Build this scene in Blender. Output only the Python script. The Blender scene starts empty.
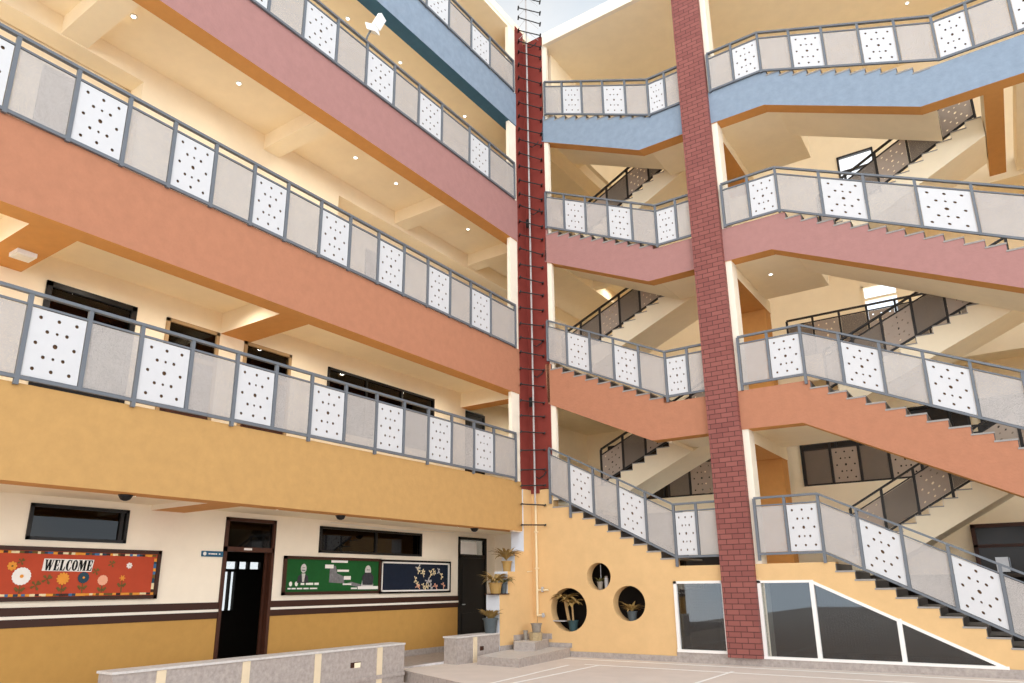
import bpy, bmesh, math, random
from mathutils import Matrix, Vector
random.seed(7)
C = bpy.context.scene.collection
SC = bpy.context.scene

# ---------------------------------------------------------------- camera
cam = bpy.data.cameras.new('camera'); camo = bpy.data.objects.new('camera', cam); C.objects.link(camo)
Rv = Vector((0.82507255, 0.56491606, -0.01118615)); Uv = Vector((0.16245725, -0.21821786, 0.96228302)); Fv = Vector((-0.54116811, 0.79577058, 0.27182028))
M = Matrix((Rv, Uv, -Fv)).transposed().to_4x4(); M.translation = Vector((8.97101805, -13.86792905, 1.43875532))
camo.matrix_world = M
cam.sensor_width = 36; cam.lens = 713.436518 / 1024 * 36
cam.shift_x = -(513.913 - 512) / 1024; cam.shift_y = (384.7506 - 341.5) / 1024
cam.clip_end = 300
SC.camera = camo

# ---------------------------------------------------------------- world, sun, exposure
w = bpy.data.worlds.new('sky'); SC.world = w; w.use_nodes = True
nt = w.node_tree; nt.nodes.clear()
tc = nt.nodes.new('ShaderNodeTexCoord'); no = nt.nodes.new('ShaderNodeTexNoise'); no.inputs['Scale'].default_value = 3.0; no.inputs['Detail'].default_value = 6
rp = nt.nodes.new('ShaderNodeValToRGB'); bg = nt.nodes.new('ShaderNodeBackground'); ou = nt.nodes.new('ShaderNodeOutputWorld')
rp.color_ramp.elements[0].position = .42; rp.color_ramp.elements[0].color = (0.68, 0.78, 0.88, 1)
rp.color_ramp.elements[1].position = .58; rp.color_ramp.elements[1].color = (0.93, 0.93, 0.93, 1)
nt.links.new(tc.outputs['Generated'], no.inputs['Vector']); nt.links.new(no.outputs['Fac'], rp.inputs['Fac'])
sx = nt.nodes.new('ShaderNodeSeparateXYZ'); mr = nt.nodes.new('ShaderNodeMapRange')      # bright haze low down, calmer overhead
mr.inputs['From Min'].default_value = 0.0; mr.inputs['From Max'].default_value = 0.7; mr.inputs['To Min'].default_value = 2.3; mr.inputs['To Max'].default_value = 0.72
nt.links.new(tc.outputs['Generated'], sx.inputs[0]); nt.links.new(sx.outputs['Z'], mr.inputs['Value']); nt.links.new(mr.outputs[0], bg.inputs['Strength'])
nt.links.new(rp.outputs['Color'], bg.inputs['Color']); nt.links.new(bg.outputs['Background'], ou.inputs['Surface'])
bg.inputs['Strength'].default_value = 1.15
sun = bpy.data.lights.new('sun', 'SUN'); suno = bpy.data.objects.new('sun', sun); C.objects.link(suno)
sun.energy = 1.0; sun.angle = math.radians(70); sun.color = (1, .97, .92)
suno.rotation_euler = Vector((-.55, .62, -.40)).to_track_quat('-Z', 'Y').to_euler()
SC.view_settings.view_transform = 'Standard'; SC.view_settings.look = 'None'; SC.view_settings.gamma = 1
SC.view_settings.use_curve_mapping = False; SC.view_settings.exposure = 0.43
SC.cycles.max_bounces = 10; SC.cycles.diffuse_bounces = 7; SC.cycles.transparent_max_bounces = 16

# ---------------------------------------------------------------- materials
def lin(c):
    c = c / 255.0
    return c / 12.92 if c <= .04045 else ((c + .055) / 1.055) ** 2.4
def rgb(r, g, b): return (lin(r), lin(g), lin(b), 1)
def mat(name, col, rough=.85, var=.06, scale=6.0, bump=0.0, bscale=60.0, metal=0.0, alpha=1.0, emit=0.0, spec=.3):
    m = bpy.data.materials.new(name); m.use_nodes = True; t = m.node_tree
    b = t.nodes['Principled BSDF']; b.inputs['Roughness'].default_value = rough; b.inputs['Metallic'].default_value = metal
    b.inputs['Specular IOR Level'].default_value = spec
    c = rgb(*col)
    if var > 0:
        co = t.nodes.new('ShaderNodeTexCoord'); n = t.nodes.new('ShaderNodeTexNoise'); n.inputs['Scale'].default_value = scale; n.inputs['Detail'].default_value = 8
        n.inputs['Roughness'].default_value = .65
        r = t.nodes.new('ShaderNodeValToRGB')
        r.color_ramp.elements[0].position = .3; r.color_ramp.elements[1].position = .7
        r.color_ramp.elements[0].color = tuple(max(0, x * (1 - var)) for x in c[:3]) + (1,)
        r.color_ramp.elements[1].color = tuple(min(1, x * (1 + var)) for x in c[:3]) + (1,)
        t.links.new(co.outputs['Object'], n.inputs['Vector']); t.links.new(n.outputs['Fac'], r.inputs['Fac']); t.links.new(r.outputs['Color'], b.inputs['Base Color'])
        if bump:
            n2 = t.nodes.new('ShaderNodeTexNoise'); n2.inputs['Scale'].default_value = bscale; n2.inputs['Detail'].default_value = 4
            bp = t.nodes.new('ShaderNodeBump'); bp.inputs['Strength'].default_value = bump; bp.inputs['Distance'].default_value = .01
            t.links.new(co.outputs['Object'], n2.inputs['Vector']); t.links.new(n2.outputs['Fac'], bp.inputs['Height']); t.links.new(bp.outputs['Normal'], b.inputs['Normal'])
    else:
        b.inputs['Base Color'].default_value = c
    if emit:
        b.inputs['Emission Color'].default_value = c; b.inputs['Emission Strength'].default_value = emit
    return m
MUSTARD = mat('mustard_plaster', (190, 149, 93), bump=.35, bscale=25)
ORANGE = mat('orange_plaster', (178, 122, 94), bump=.5, bscale=22)
PINK = mat('pink_plaster', (166, 122, 117), bump=.45, bscale=22)
BLUE = mat('blue_plaster', (134, 149, 166), bump=.3, bscale=22, var=.1)
YELLOW = mat('yellow_wall_plaster', (218, 181, 130), bump=.2, bscale=30, var=.05, scale=3)
CREAM = mat('cream_plaster', (251, 236, 207), var=.03, scale=3)
IVORY = mat('ivory_wall_paint', (246, 234, 214), var=.03, scale=3)
WHITECOL = mat('offwhite_column_paint', (240, 230, 212), var=.03)
REVEAL = mat('pale_blue_white_reveal', (214, 218, 226), var=.04)
SOFFIT = mat('orange_soffit_paint', (208, 150, 86), var=.05)
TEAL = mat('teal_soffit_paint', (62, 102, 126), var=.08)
RUST = mat('rust_red_paint', (126, 52, 44), var=.08, bump=.2)
LOWER = mat('ochre_dado_paint', (190, 145, 78), var=.05)
BROWN = mat('dark_brown_paint', (60, 34, 23), rough=.5)
WHITELINE = mat('white_stripe_paint', (235, 228, 215), var=.02)
DOORWOOD = mat('dark_door_wood', (70, 40, 28), rough=.45, var=.15, scale=9)
DARKPANEL = mat('brown_black_glazing', (40, 33, 27), rough=.25, var=.1)
DARK = mat('black_window_frame', (26, 24, 23), rough=.4, var=.1)
ROOMDARK = mat('dim_room_paint', (58, 50, 44), var=.08)  # dark colour stands in for the lack of light in the rooms
STEEL = mat('grey_rail_paint', (106, 111, 118), rough=.45, var=.06)
INNER = mat('black_rail_paint', (44, 41, 40), rough=.5, var=.08)  # black ironwork, and inner grey rails darkened to imitate the hall's shade
WHITEPAN = mat('white_perforated_sheet', (206, 206, 208), rough=.6, var=.02)
BACKING = mat('brown_mesh_backing', (112, 84, 62), var=.2, scale=30)
INPAN = mat('taupe_perforated_sheet', (176, 160, 146), rough=.6, var=.03)  # white sheet with the hall's shade put into its colour
TREAD = mat('grey_stone_tread', (150, 146, 142), rough=.6, var=.12, scale=14)
RISER = mat('dark_stone_riser', (92, 88, 86), rough=.6, var=.12, scale=14)  # riser grey darkened to carry the shade on the steps
STONE = mat('grey_granite', (168, 158, 152), rough=.55, var=.22, scale=16)
STONETOP = mat('pale_granite_coping', (205, 200, 196), rough=.5, var=.12, scale=20)
COURT = mat('court_concrete', (220, 208, 198), var=.05, scale=2.2)
COURTLINE = mat('white_court_paint', (246, 244, 240), var=.05, scale=12)
REDLINE = mat('red_court_paint', (196, 100, 80), var=.1, scale=12)
WHITEFRAME = mat('white_window_frame', (238, 234, 230), rough=.5, var=.02)
PVC = mat('cream_pipe', (226, 208, 172), rough=.5, var=.03)
BLACKIRON = mat('black_iron', (28, 26, 26), rough=.5, var=.1)
STRIP = mat('cream_stone_strip', (222, 204, 174), var=.04)
SUIT = mat('dark_grey_print', (56, 56, 60), var=.25, scale=18)
CABLE = mat('pale_grey_pipe', (176, 170, 168), rough=.5, var=.2, scale=40)
LAMPWHITE = mat('white_plastic', (240, 240, 238), rough=.4, var=.02)
LENS = mat('lamp_lens', (255, 250, 240), var=0, emit=4)
POTBLUE = mat('blue_grey_pot', (76, 84, 88), rough=.5, var=.1)
POTTEAL = mat('teal_pot', (46, 70, 74), rough=.5, var=.1)
POTYEL = mat('yellow_pot', (168, 134, 78), rough=.6, var=.1)
POTGREY = mat('grey_cement_pot', (140, 132, 122), rough=.8, var=.15, scale=20)
TROUGH = mat('buff_stone_trough', (170, 150, 116), rough=.9, var=.2, scale=20)
LEAF = mat('dry_green_leaf', (158, 130, 78), rough=.6, var=.3, scale=12)
LEAFG = mat('olive_leaf', (112, 106, 64), rough=.6, var=.3, scale=12)
TRUNK = mat('pale_plant_stem', (170, 140, 98), rough=.8, var=.15, scale=20)
SOIL = mat('dark_soil', (58, 44, 34), var=.2, scale=30)
GREENBOARD = mat('green_board_cloth', (22, 84, 36), var=.08, scale=10)
NAVYBOARD = mat('navy_board_cloth', (18, 28, 46), var=.15, scale=14)
REDBOARD = mat('brick_red_board_cloth', (180, 72, 46), var=.06, scale=5)
SIGNBLUE = mat('blue_sign_face', (44, 92, 122), var=.03)
PAPER = mat('white_paper', (234, 230, 224), var=.03)
GREYPAPER = mat('grey_print', (120, 118, 120), var=.35, scale=18)
SKINGREY = mat('pale_grey_print', (200, 196, 192), var=.15, scale=18)
INK = mat('black_ink', (20, 20, 20), var=0)
C_OR = mat('orange_paper', (224, 150, 60), var=.08); C_BL = mat('blue_paper', (70, 110, 150), var=.08); C_DK = mat('dark_teal_paper', (44, 70, 84), var=.1)
C_PK = mat('peach_paper', (232, 170, 140), var=.06); C_OL = mat('olive_paper', (110, 88, 46), var=.15); C_CR = mat('cream_paper', (232, 214, 170), var=.05)
METALBOX = mat('grey_metal_case', (176, 176, 178), rough=.4, var=.05)

def brick_mat():
    m = bpy.data.materials.new('rust_brick_cladding'); m.use_nodes = True; t = m.node_tree; b = t.nodes['Principled BSDF']
    co = t.nodes.new('ShaderNodeTexCoord'); s = t.nodes.new('ShaderNodeSeparateXYZ'); c = t.nodes.new('ShaderNodeCombineXYZ'); ad = t.nodes.new('ShaderNodeMath')
    br = t.nodes.new('ShaderNodeTexBrick')
    t.links.new(co.outputs['Object'], s.inputs[0]); ad.operation = 'ADD'
    t.links.new(s.outputs['X'], ad.inputs[0]); t.links.new(s.outputs['Y'], ad.inputs[1])
    t.links.new(ad.outputs[0], c.inputs['X']); t.links.new(s.outputs['Z'], c.inputs['Y']); t.links.new(c.outputs[0], br.inputs['Vector'])
    br.inputs['Scale'].default_value = 1; br.inputs['Brick Width'].default_value = .235; br.inputs['Row Height'].default_value = .098
    br.inputs['Mortar Size'].default_value = .007; br.inputs['Mortar Smooth'].default_value = .2
    br.inputs['Color1'].default_value = rgb(144, 84, 76); br.inputs['Color2'].default_value = rgb(130, 72, 66); br.inputs['Mortar'].default_value = rgb(78, 40, 38)
    t.links.new(br.outputs['Color'], b.inputs['Base Color'])
    bp = t.nodes.new('ShaderNodeBump'); bp.inputs['Strength'].default_value = .6; bp.inputs['Distance'].default_value = .012; bp.invert = True
    t.links.new(br.outputs['Fac'], bp.inputs['Height']); t.links.new(bp.outputs['Normal'], b.inputs['Normal'])
    b.inputs['Roughness'].default_value = .75
    return m
BRICK = brick_mat()

def mesh_sheet(name, col, cover):
    # expanded metal sheet: fine diamond openings let the view through
    m = bpy.data.materials.new(name); m.use_nodes = True; t = m.node_tree; b = t.nodes['Principled BSDF']
    co = t.nodes.new('ShaderNodeTexCoord'); v = t.nodes.new('ShaderNodeTexVoronoi'); v.inputs['Scale'].default_value = 420
    gt = t.nodes.new('ShaderNodeMath'); gt.operation = 'GREATER_THAN'; gt.inputs[1].default_value = 1 - cover
    wn = t.nodes.new('ShaderNodeSeparateColor')
    t.links.new(co.outputs['Object'], v.inputs['Vector']); t.links.new(v.outputs['Color'], wn.inputs[0]); t.links.new(wn.outputs[0], gt.inputs[0])
    t.links.new(gt.outputs[0], b.inputs['Alpha'])
    n = t.nodes.new('ShaderNodeTexNoise'); n.inputs['Scale'].default_value = 4; r = t.nodes.new('ShaderNodeValToRGB')
    c = rgb(*col); r.color_ramp.elements[0].color = tuple(x * .92 for x in c[:3]) + (1,); r.color_ramp.elements[1].color = tuple(min(1, x * 1.08) for x in c[:3]) + (1,)
    t.links.new(co.outputs['Object'], n.inputs['Vector']); t.links.new(n.outputs['Fac'], r.inputs['Fac']); t.links.new(r.outputs['Color'], b.inputs['Base Color'])
    b.inputs['Roughness'].default_value = .6; b.inputs['Specular IOR Level'].default_value = .3
    return m
MESH = mesh_sheet('grey_expanded_mesh', (192, 186, 182), .66)
INMESH = mesh_sheet('taupe_expanded_mesh', (132, 120, 108), .85)  # grey mesh toned down, shade of the hall put into the colour

def glass_mat(name, refl, tint):
    m = bpy.data.materials.new(name); m.use_nodes = True; t = m.node_tree; t.nodes.remove(t.nodes['Principled BSDF'])
    o = t.nodes['Material Output']; mx = t.nodes.new('ShaderNodeMixShader'); g = t.nodes.new('ShaderNodeBsdfGlossy'); tr = t.nodes.new('ShaderNodeBsdfTransparent')
    lw = t.nodes.new('ShaderNodeLayerWeight'); lw.inputs['Blend'].default_value = .5; pw_ = t.nodes.new('ShaderNodeMath'); pw_.operation = 'POWER'; pw_.inputs[1].default_value = 4
    fr = t.nodes.new('ShaderNodeMath'); fr.operation = 'MULTIPLY_ADD'; fr.inputs[1].default_value = .85; fr.inputs[2].default_value = refl
    t.links.new(lw.outputs['Facing'], pw_.inputs[0]); t.links.new(pw_.outputs[0], fr.inputs[0])
    g.inputs['Roughness'].default_value = .02; tr.inputs['Color'].default_value = tint
    t.links.new(fr.outputs[0], mx.inputs[0]); t.links.new(tr.outputs[0], mx.inputs[1]); t.links.new(g.outputs[0], mx.inputs[2]); t.links.new(mx.outputs[0], o.inputs[0])
    return m
GLASS = glass_mat('tinted_window_glass', .09, (.6, .62, .63, 1))
DARKGLASS = glass_mat('dark_window_glass', .035, (.3, .27, .23, 1))

# ---------------------------------------------------------------- geometry helpers
class MB:
    def __init__(s): s.v = []; s.f = []; s.mi = []
    def poly(s, pts, m=0):
        i = len(s.v); s.v += [tuple(p) for p in pts]; s.f.append(tuple(range(i, i + len(pts)))); s.mi.append(m); return s
    def hexa(s, p, m=0):      # 8 points, bottom ring then top ring
        i = len(s.v); s.v += [tuple(q) for q in p]
        for f in ((3, 2, 1, 0), (4, 5, 6, 7), (0, 1, 5, 4), (1, 2, 6, 5), (2, 3, 7, 6), (3, 0, 4, 7)):
            s.f.append(tuple(i + k for k in f)); s.mi.append(m)
        return s
    def box(s, x0, x1, y0, y1, z0, z1, m=0):
        return s.hexa([(x0, y0, z0), (x1, y0, z0), (x1, y1, z0), (x0, y1, z0), (x0, y0, z1), (x1, y0, z1), (x1, y1, z1), (x0, y1, z1)], m)
    def bar(s, p, q, h, wd, m=0):   # sloping bar whose ends stay vertical
        p = Vector(p); q = Vector(q); d = q - p; d.z = 0; n = Vector((-d.y, d.x, 0)).normalized() * wd / 2; u = Vector((0, 0, h / 2))
        return s.hexa([p - n - u, q - n - u, q + n - u, p + n - u, p - n + u, q - n + u, q + n + u, p + n + u], m)
    def tube(s, pts, r, n=8, m=0, r2=None):
        pts = [Vector(p) for p in pts]; rings = []
        for k, p in enumerate(pts):
            d = (pts[min(k + 1, len(pts) - 1)] - pts[max(k - 1, 0)]).normalized()
            a = d.orthogonal().normalized() if k == 0 else (a - d * a.dot(d)).normalized()
            b = d.cross(a); rr = r if r2 is None else r + (r2 - r) * k / max(1, len(pts) - 1)
            i = len(s.v); s.v += [tuple(p + (a * math.cos(t) + b * math.sin(t)) * rr) for t in [2 * math.pi * j / n for j in range(n)]]; rings.append(i)
        for k in range(len(rings) - 1):
            for j in range(n):
                s.f.append((rings[k] + j, rings[k] + (j + 1) % n, rings[k + 1] + (j + 1) % n, rings[k + 1] + j)); s.mi.append(m)
        s.f.append(tuple(rings[0] + j for j in reversed(range(n)))); s.mi.append(m); s.f.append(tuple(rings[-1] + j for j in range(n))); s.mi.append(m)
        return s
    def lathe(s, c, prof, n=20, m=0):
        c = Vector(c); rings = []
        for r, z in prof:
            i = len(s.v); s.v += [(c.x + r * math.cos(2 * math.pi * j / n), c.y + r * math.sin(2 * math.pi * j / n), c.z + z) for j in range(n)]; rings.append(i)
        for k in range(len(rings) - 1):
            for j in range(n):
                s.f.append((rings[k] + j, rings[k] + (j + 1) % n, rings[k + 1] + (j + 1) % n, rings[k + 1] + j)); s.mi.append(m)
        s.f.append(tuple(rings[0] + j for j in reversed(range(n)))); s.mi.append(m); s.f.append(tuple(rings[-1] + j for j in range(n))); s.mi.append(m)
        return s
    def prism(s, pts, vec, m=0, mdown=None):   # closed outline in 3D, extruded by vec
        vec = Vector(vec); A = [Vector(p) for p in pts]; nn = len(A); i = len(s.v)
        s.v += [tuple(p) for p in A] + [tuple(p + vec) for p in A]
        s.f.append(tuple(i + k for k in range(nn))); s.mi.append(m); s.f.append(tuple(i + nn + k for k in reversed(range(nn)))); s.mi.append(m)
        for k in range(nn):
            s.f.append((i + (k + 1) % nn, i + k, i + nn + k, i + nn + (k + 1) % nn)); s.mi.append(m)
        return s
    def build(s, name, mats, parent=None, smooth=False, down=None):
        me = bpy.data.meshes.new(name); me.from_pydata(s.v, [], s.f)
        if not isinstance(mats, (list, tuple)): mats = [mats]
        for mm in mats: me.materials.append(mm)
        bm = bmesh.new(); bm.from_mesh(me)
        for f, k in zip(bm.faces, s.mi): f.material_index = k
        big = [f for f in bm.faces if len(f.verts) > 4]
        bmesh.ops.recalc_face_normals(bm, faces=bm.faces)
        if big: bmesh.ops.triangulate(bm, faces=big, ngon_method='EAR_CLIP')
        if down is not None:
            bm.normal_update()
            for f in bm.faces:
                if f.normal.z < -.6: f.material_index = down
        if smooth:
            for f in bm.faces: f.smooth = True
        bm.to_mesh(me); bm.free()
        o = bpy.data.objects.new(name, me); C.objects.link(o)
        if parent is not None: o.parent = parent; o.matrix_parent_inverse = parent.matrix_world.inverted()
        return o
def thing(name, label, cat, loc=(0, 0, 0), group=None):
    o = bpy.data.objects.new(name, None); C.objects.link(o); o.location = loc; o.empty_display_size = .1
    o.matrix_world = Matrix.Translation(loc)
    o['label'] = label; o['category'] = cat
    if group: o['group'] = group
    return o
def tag(o, label, cat, group=None):
    o['label'] = label; o['category'] = cat
    if group: o['group'] = group
    return o
def struct(o, label=None, cat=None):
    o['kind'] = 'structure'
    if label: o['label'] = label
    if cat: o['category'] = cat
    return o
def circle(cx, cy, rx, ry=None, n=20):
    ry = rx if ry is None else ry
    return [(cx + rx * math.cos(2 * math.pi * k / n), cy + ry * math.sin(2 * math.pi * k / n)) for k in range(n)]
def plate2d(outline, holes, th):
    """outline with holes filled and thickened; returns (verts, faces) in (u, v, w)"""
    cu = bpy.data.curves.new('p', 'CURVE'); cu.dimensions = '2D'; cu.fill_mode = 'BOTH'; cu.extrude = th / 2
    for pts in [outline] + holes:
        sp = cu.splines.new('POLY'); sp.points.add(len(pts) - 1); sp.use_cyclic_u = True
        for k, p in enumerate(pts): sp.points[k].co = (p[0], p[1], 0, 1)
    o = bpy.data.objects.new('p', cu); me = bpy.data.meshes.new_from_object(o)
    v = [tuple(x.co) for x in me.vertices]; f = [tuple(p.vertices) for p in me.polygons]
    bpy.data.objects.remove(o); bpy.data.curves.remove(cu); bpy.data.meshes.remove(me)
    return v, f
def plate(name, outline, holes, fn, th, m, parent=None, down=None):
    v, f = plate2d(outline, holes, th)
    b = MB(); b.v = [tuple(fn(*p)) for p in v]; b.f = f; b.mi = [0] * len(f)
    o = b.build(name, m, parent, down=down)
    return o
onX = lambda x: (lambda u, v, w: (x + w, u, v))      # drawn on a plane x = const: u = y, v = z
onY = lambda y: (lambda u, v, w: (u, y + w, v))      # drawn on a plane y = const: u = x, v = z

# ================================================================ SETTING
# ---- ground
gz = lambda y: -.0125 * y            # the court falls gently towards the building
MB().poly([(x, y, gz(y)) for x, y in [(-.35, -3.87), (1.8, -4.85), (8, -7.7), (40, -22.4), (40, .1), (-.35, .1)]]).build('floor', COURT)
fl = bpy.data.objects['floor']; struct(fl)
edge = MB().poly([(-.35, -3.87, -.2), (40, -22.4, -.2), (40, -22.4, gz(-22.4)), (-.35, -3.87, gz(-3.87))]).build('court_step_riser', STONE); struct(edge)
low = MB().poly([(-3, -40, -.14), (60, -40, -.14), (60, -3, -.14), (-3, -3, -.14)]).build('lower_ground', COURT); struct(low)
def line(p, q, wd, m=COURTLINE):
    p = Vector((p[0], p[1], gz(p[1]) + .001)); q = Vector((q[0], q[1], gz(q[1]) + .001)); n = Vector((-(q - p).y, (q - p).x, 0)).normalized() * wd / 2
    MB().prism([p - n, q - n, q + n, p + n], (0, 0, .003)).build('court_line', m, fl)
line((1.8, -1.63), (2.3, -5.0), .05); line((2.29, -1.31), (2.55, -4.9), .05); line((1.0, -.42), (14, -.42), .045); line((2.0, -1.36), (14, -1.36), .045)
line((4.72, -1.15), (4.85, -4.6), .05); line((9.3, -.8), (9.4, -5), .05)
MB().tube([(.75 + 1.2 * math.cos(a), -6.1 + 1.2 * math.sin(a), -.14) for a in [math.radians(d) for d in range(20, 170, 8)]], .03, 4).build('court_line', REDLINE, low)

# ---- left wing: back wall, ground floor
wl = thing('wall_left', '', ''); del wl['label']; del wl['category']; struct(wl)
D0 = (-6.48, -5.46, 2.63); D2 = (-.19, .92, 2.6)
WA = (-9.49, -8.14, 2.12, 2.61); WB = (-4.44, -1.51, 2.10, 2.60)
rect = lambda a, b, c, d: [(a, c), (b, c), (b, d), (a, d)]
plate('wall_face', [(-14, 0), (D0[0], 0), (D0[0], D0[2]), (D0[1], D0[2]), (D0[1], 0), (D2[0], 0), (D2[0], D2[2]), (D2[1], D2[2]), (D2[1], 0), (1.6, 0), (1.6, 2.8), (-14, 2.8)],
      [rect(*WA), rect(*WB)], onX(-2.06), .12, IVORY, wl)
for a, b in ((-14, D0[0]), (D0[1], D2[0])):
    MB().box(-2.0, -1.994, a, b, .16, .985).build('dado', LOWER, wl)
    MB().box(-2.0, -1.985, a, b, 1.13, 1.24).build('brown_stripe', BROWN, wl); MB().box(-2.0, -1.985, a, b, .985, 1.09).build('brown_stripe', BROWN, wl)
    MB().box(-2.0, -1.975, a, b, 1.09, 1.13).build('white_stripe', WHITELINE, wl)
    MB().box(-2.0, -1.985, a, b, .04, .16).build('skirting', STONE, wl)
struct(MB().box(-2.06, -.6, -14, 1.6, -.18, .04).build('corridor_floor', STONE))
struct(MB().box(-2.1, 0, 1.3, 1.42, 0, 2.8).build('wall_corridor_end', IVORY))
# room behind the open ground floor door
rm = thing('wall_classroom', '', ''); del rm['label']; del rm['category']; struct(rm)
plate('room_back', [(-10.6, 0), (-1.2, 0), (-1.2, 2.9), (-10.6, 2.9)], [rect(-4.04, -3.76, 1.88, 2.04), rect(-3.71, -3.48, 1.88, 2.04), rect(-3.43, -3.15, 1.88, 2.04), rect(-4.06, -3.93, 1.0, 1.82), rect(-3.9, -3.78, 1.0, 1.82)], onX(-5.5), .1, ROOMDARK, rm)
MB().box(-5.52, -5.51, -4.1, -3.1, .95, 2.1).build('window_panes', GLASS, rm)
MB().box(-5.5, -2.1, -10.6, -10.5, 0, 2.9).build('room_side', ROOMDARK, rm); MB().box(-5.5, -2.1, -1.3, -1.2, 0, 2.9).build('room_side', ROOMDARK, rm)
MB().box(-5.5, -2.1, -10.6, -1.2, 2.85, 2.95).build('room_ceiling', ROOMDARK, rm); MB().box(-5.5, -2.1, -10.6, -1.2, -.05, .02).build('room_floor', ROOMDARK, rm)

# ---- left wing: floor slabs, beams, upper walls (level: beam bottom, beam top, ceiling below, floor)
BE = [(2.62, 3.72, 2.72, 3.62), (5.79, 6.89, 6.18, 6.84), (9.74, 10.86, 10.14, 10.8), (13.09, 14.08, 13.42, 14.02)]
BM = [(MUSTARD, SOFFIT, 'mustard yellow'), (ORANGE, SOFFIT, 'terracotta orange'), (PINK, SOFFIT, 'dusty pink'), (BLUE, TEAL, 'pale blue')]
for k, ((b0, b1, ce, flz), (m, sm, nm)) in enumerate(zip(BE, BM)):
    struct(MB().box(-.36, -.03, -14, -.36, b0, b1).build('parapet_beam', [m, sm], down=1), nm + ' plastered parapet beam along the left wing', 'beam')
    struct(MB().box(-2.06, -.36, -14, 6.6, ce, flz).build('floor_slab', CREAM))
for ya, yb in ((-10.68, -10.12), (-6.95, -6.35), (-.15, .25)):
    struct(MB().box(-2.0, -.36, ya, yb, 5.80, 6.2).build('cross_beam', [CREAM, SOFFIT], down=1))
for ya, yb in ((-10.2, -9.8), (-6.45, -6.08), (-2.74, -2.32), (.1, .5)):
    struct(MB().box(-2.0, -.36, ya, yb, 9.82, 10.2).build('cross_beam', CREAM))
struct(MB().box(-2.0, -.3, -7.8, -7.25, 2.64, 2.76).build('cross_beam', [IVORY, SOFFIT], down=1))
L1O = [(-9.78, -8.45, 3.62), (-7.95, -6.97, 3.62), (-6.46, -5.41, 3.62), (-4.49, -1.18, 4.5), (.05, .85, 3.62)]
out = [(-14, 3.5), (6.6, 3.5), (6.6, 6.3), (-14, 6.3)]
w1 = plate('wall_left', out, [rect(a, b, c + .01, 5.8) for a, b, c in L1O], onX(-2.06), .12, CREAM); struct(w1)
w2 = plate('wall_left', [(-8.87, 6.8), (-4.48, 6.8), (-4.48, 9.74), (6.6, 9.74), (6.6, 10.2), (-14, 10.2), (-14, 9.8), (-8.87, 9.8)], [], onX(-2.2), .4, CREAM); struct(w2)
struct(plate('wall_left', [(-14, 6.8), (6.6, 6.8), (6.6, 10.2), (-14, 10.2)], [rect(-10.2, -9.1, 6.85, 9.45), rect(-3.2, -2.0, 6.85, 9.1)], onX(-2.5), .1, CREAM))
struct(plate('wall_left', [(-14, 10.7), (6.6, 10.7), (6.6, 13.5), (-14, 13.5)], [], onX(-2.06), .12, CREAM))
struct(plate('wall_left', [(-14, 14.0), (6.6, 14.0), (6.6, 16.3), (-14, 16.3)], [], onX(-2.06), .12, CREAM))
struct(MB().box(-2.3, -.04, -14, 6.6, 16.16, 16.4).build('roof_left', CREAM)); struct(MB().box(-.85, -.05, -14, -.36, 16.05, 16.38).build('roof_edge_beam', CREAM))
# dark-coloured block imitates unlit rooms behind upper openings
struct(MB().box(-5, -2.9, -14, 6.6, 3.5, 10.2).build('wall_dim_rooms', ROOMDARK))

# ---- inner corner: column, rust stripe
struct(MB().box(-.14, -.05, -.70, -.0, 2.6, 16.05).build('corner_column', WHITECOL))
struct(MB().box(-.3, -.028, -.385, 0, 3.55, 16.28).box(-.05, .56, 0.0, .3, 3.58, 15.92).box(.0, .22, -.03, .02, 3.48, 3.6).build('rust_corner_stripe', RUST), 'rust red painted stripe up the inner corner', 'wall')
struct(MB().box(.56, .685, .03, .12, 3.3, 15.6).build('corner_column', WHITECOL))
sw = [(.06, 0), (-1.3, 0), (-1.3, 1.29), (-1.0, 1.29), (-1.0, 1.745), (-.72, 1.745), (-.72, 2.18), (-.36, 2.18), (-.36, 2.62), (-.36, 3.56), (.06, 3.56)]
ws = plate('wall_stepped', sw, [], onX(-.17), .34, [YELLOW, REVEAL]); struct(ws, 'yellow corner wall with a stepped edge', 'wall')
for f in ws.data.polygons:
    if f.normal.y < -.8 or f.normal.z > .8: f.material_index = 1

# ---- right wing front: yellow wall with three round holes
def zig(xa, za, n, tr, ri):      # zigzag going right and down, first a drop
    p = [(xa, za)]
    for k in range(n):
        p.append((xa + k * tr, za - (k + 1) * ri)); p.append((xa + (k + 1) * tr, za - (k + 1) * ri))
    return p
def front_flight(name, pts_top, pts_bot, m, sm, label):
    o = plate(name, pts_top + pts_bot[::-1], [], onY(.15), .30, [m, sm], down=1); struct(o, label, 'stair'); return o
# bottom left wall
n, tr, ri = 9, .2925, .150
xa, za = 1.03, 3.15
zz = [(-.02, 3.56), (.56, 3.56), (.56, za), (xa, za)] + zig(xa, za, n, tr, ri)[1:]
zz = zz[:-2]
top = zz + [(3.37, 1.79), (4.4, 1.79)]
holes = [circle(1.643, 1.619, .284, .281, 32), circle(.889, .943, .445, .448, 36), circle(2.313, 1.078, .36, .347, 32)]
wr = plate('wall_right', [(-.02, .0)] + top + [(4.4, 1.47), (4.4, .18), (3.9, .18), (3.9, 0)][:1] + [(3.32, 1.47), (3.32, 0)], holes, onY(.12), .24, YELLOW); struct(wr)
struct(MB().box(3.28, 4.36, -.015, .35, 0, .185).build('plinth', STONE)); struct(MB().box(4.26, 12, -.03, .35, 0, .135).build('plinth', STONE))
struct(MB().box(.0, 3.3, -.02, .02, 0, .11).build('plinth', STONE))
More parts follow.
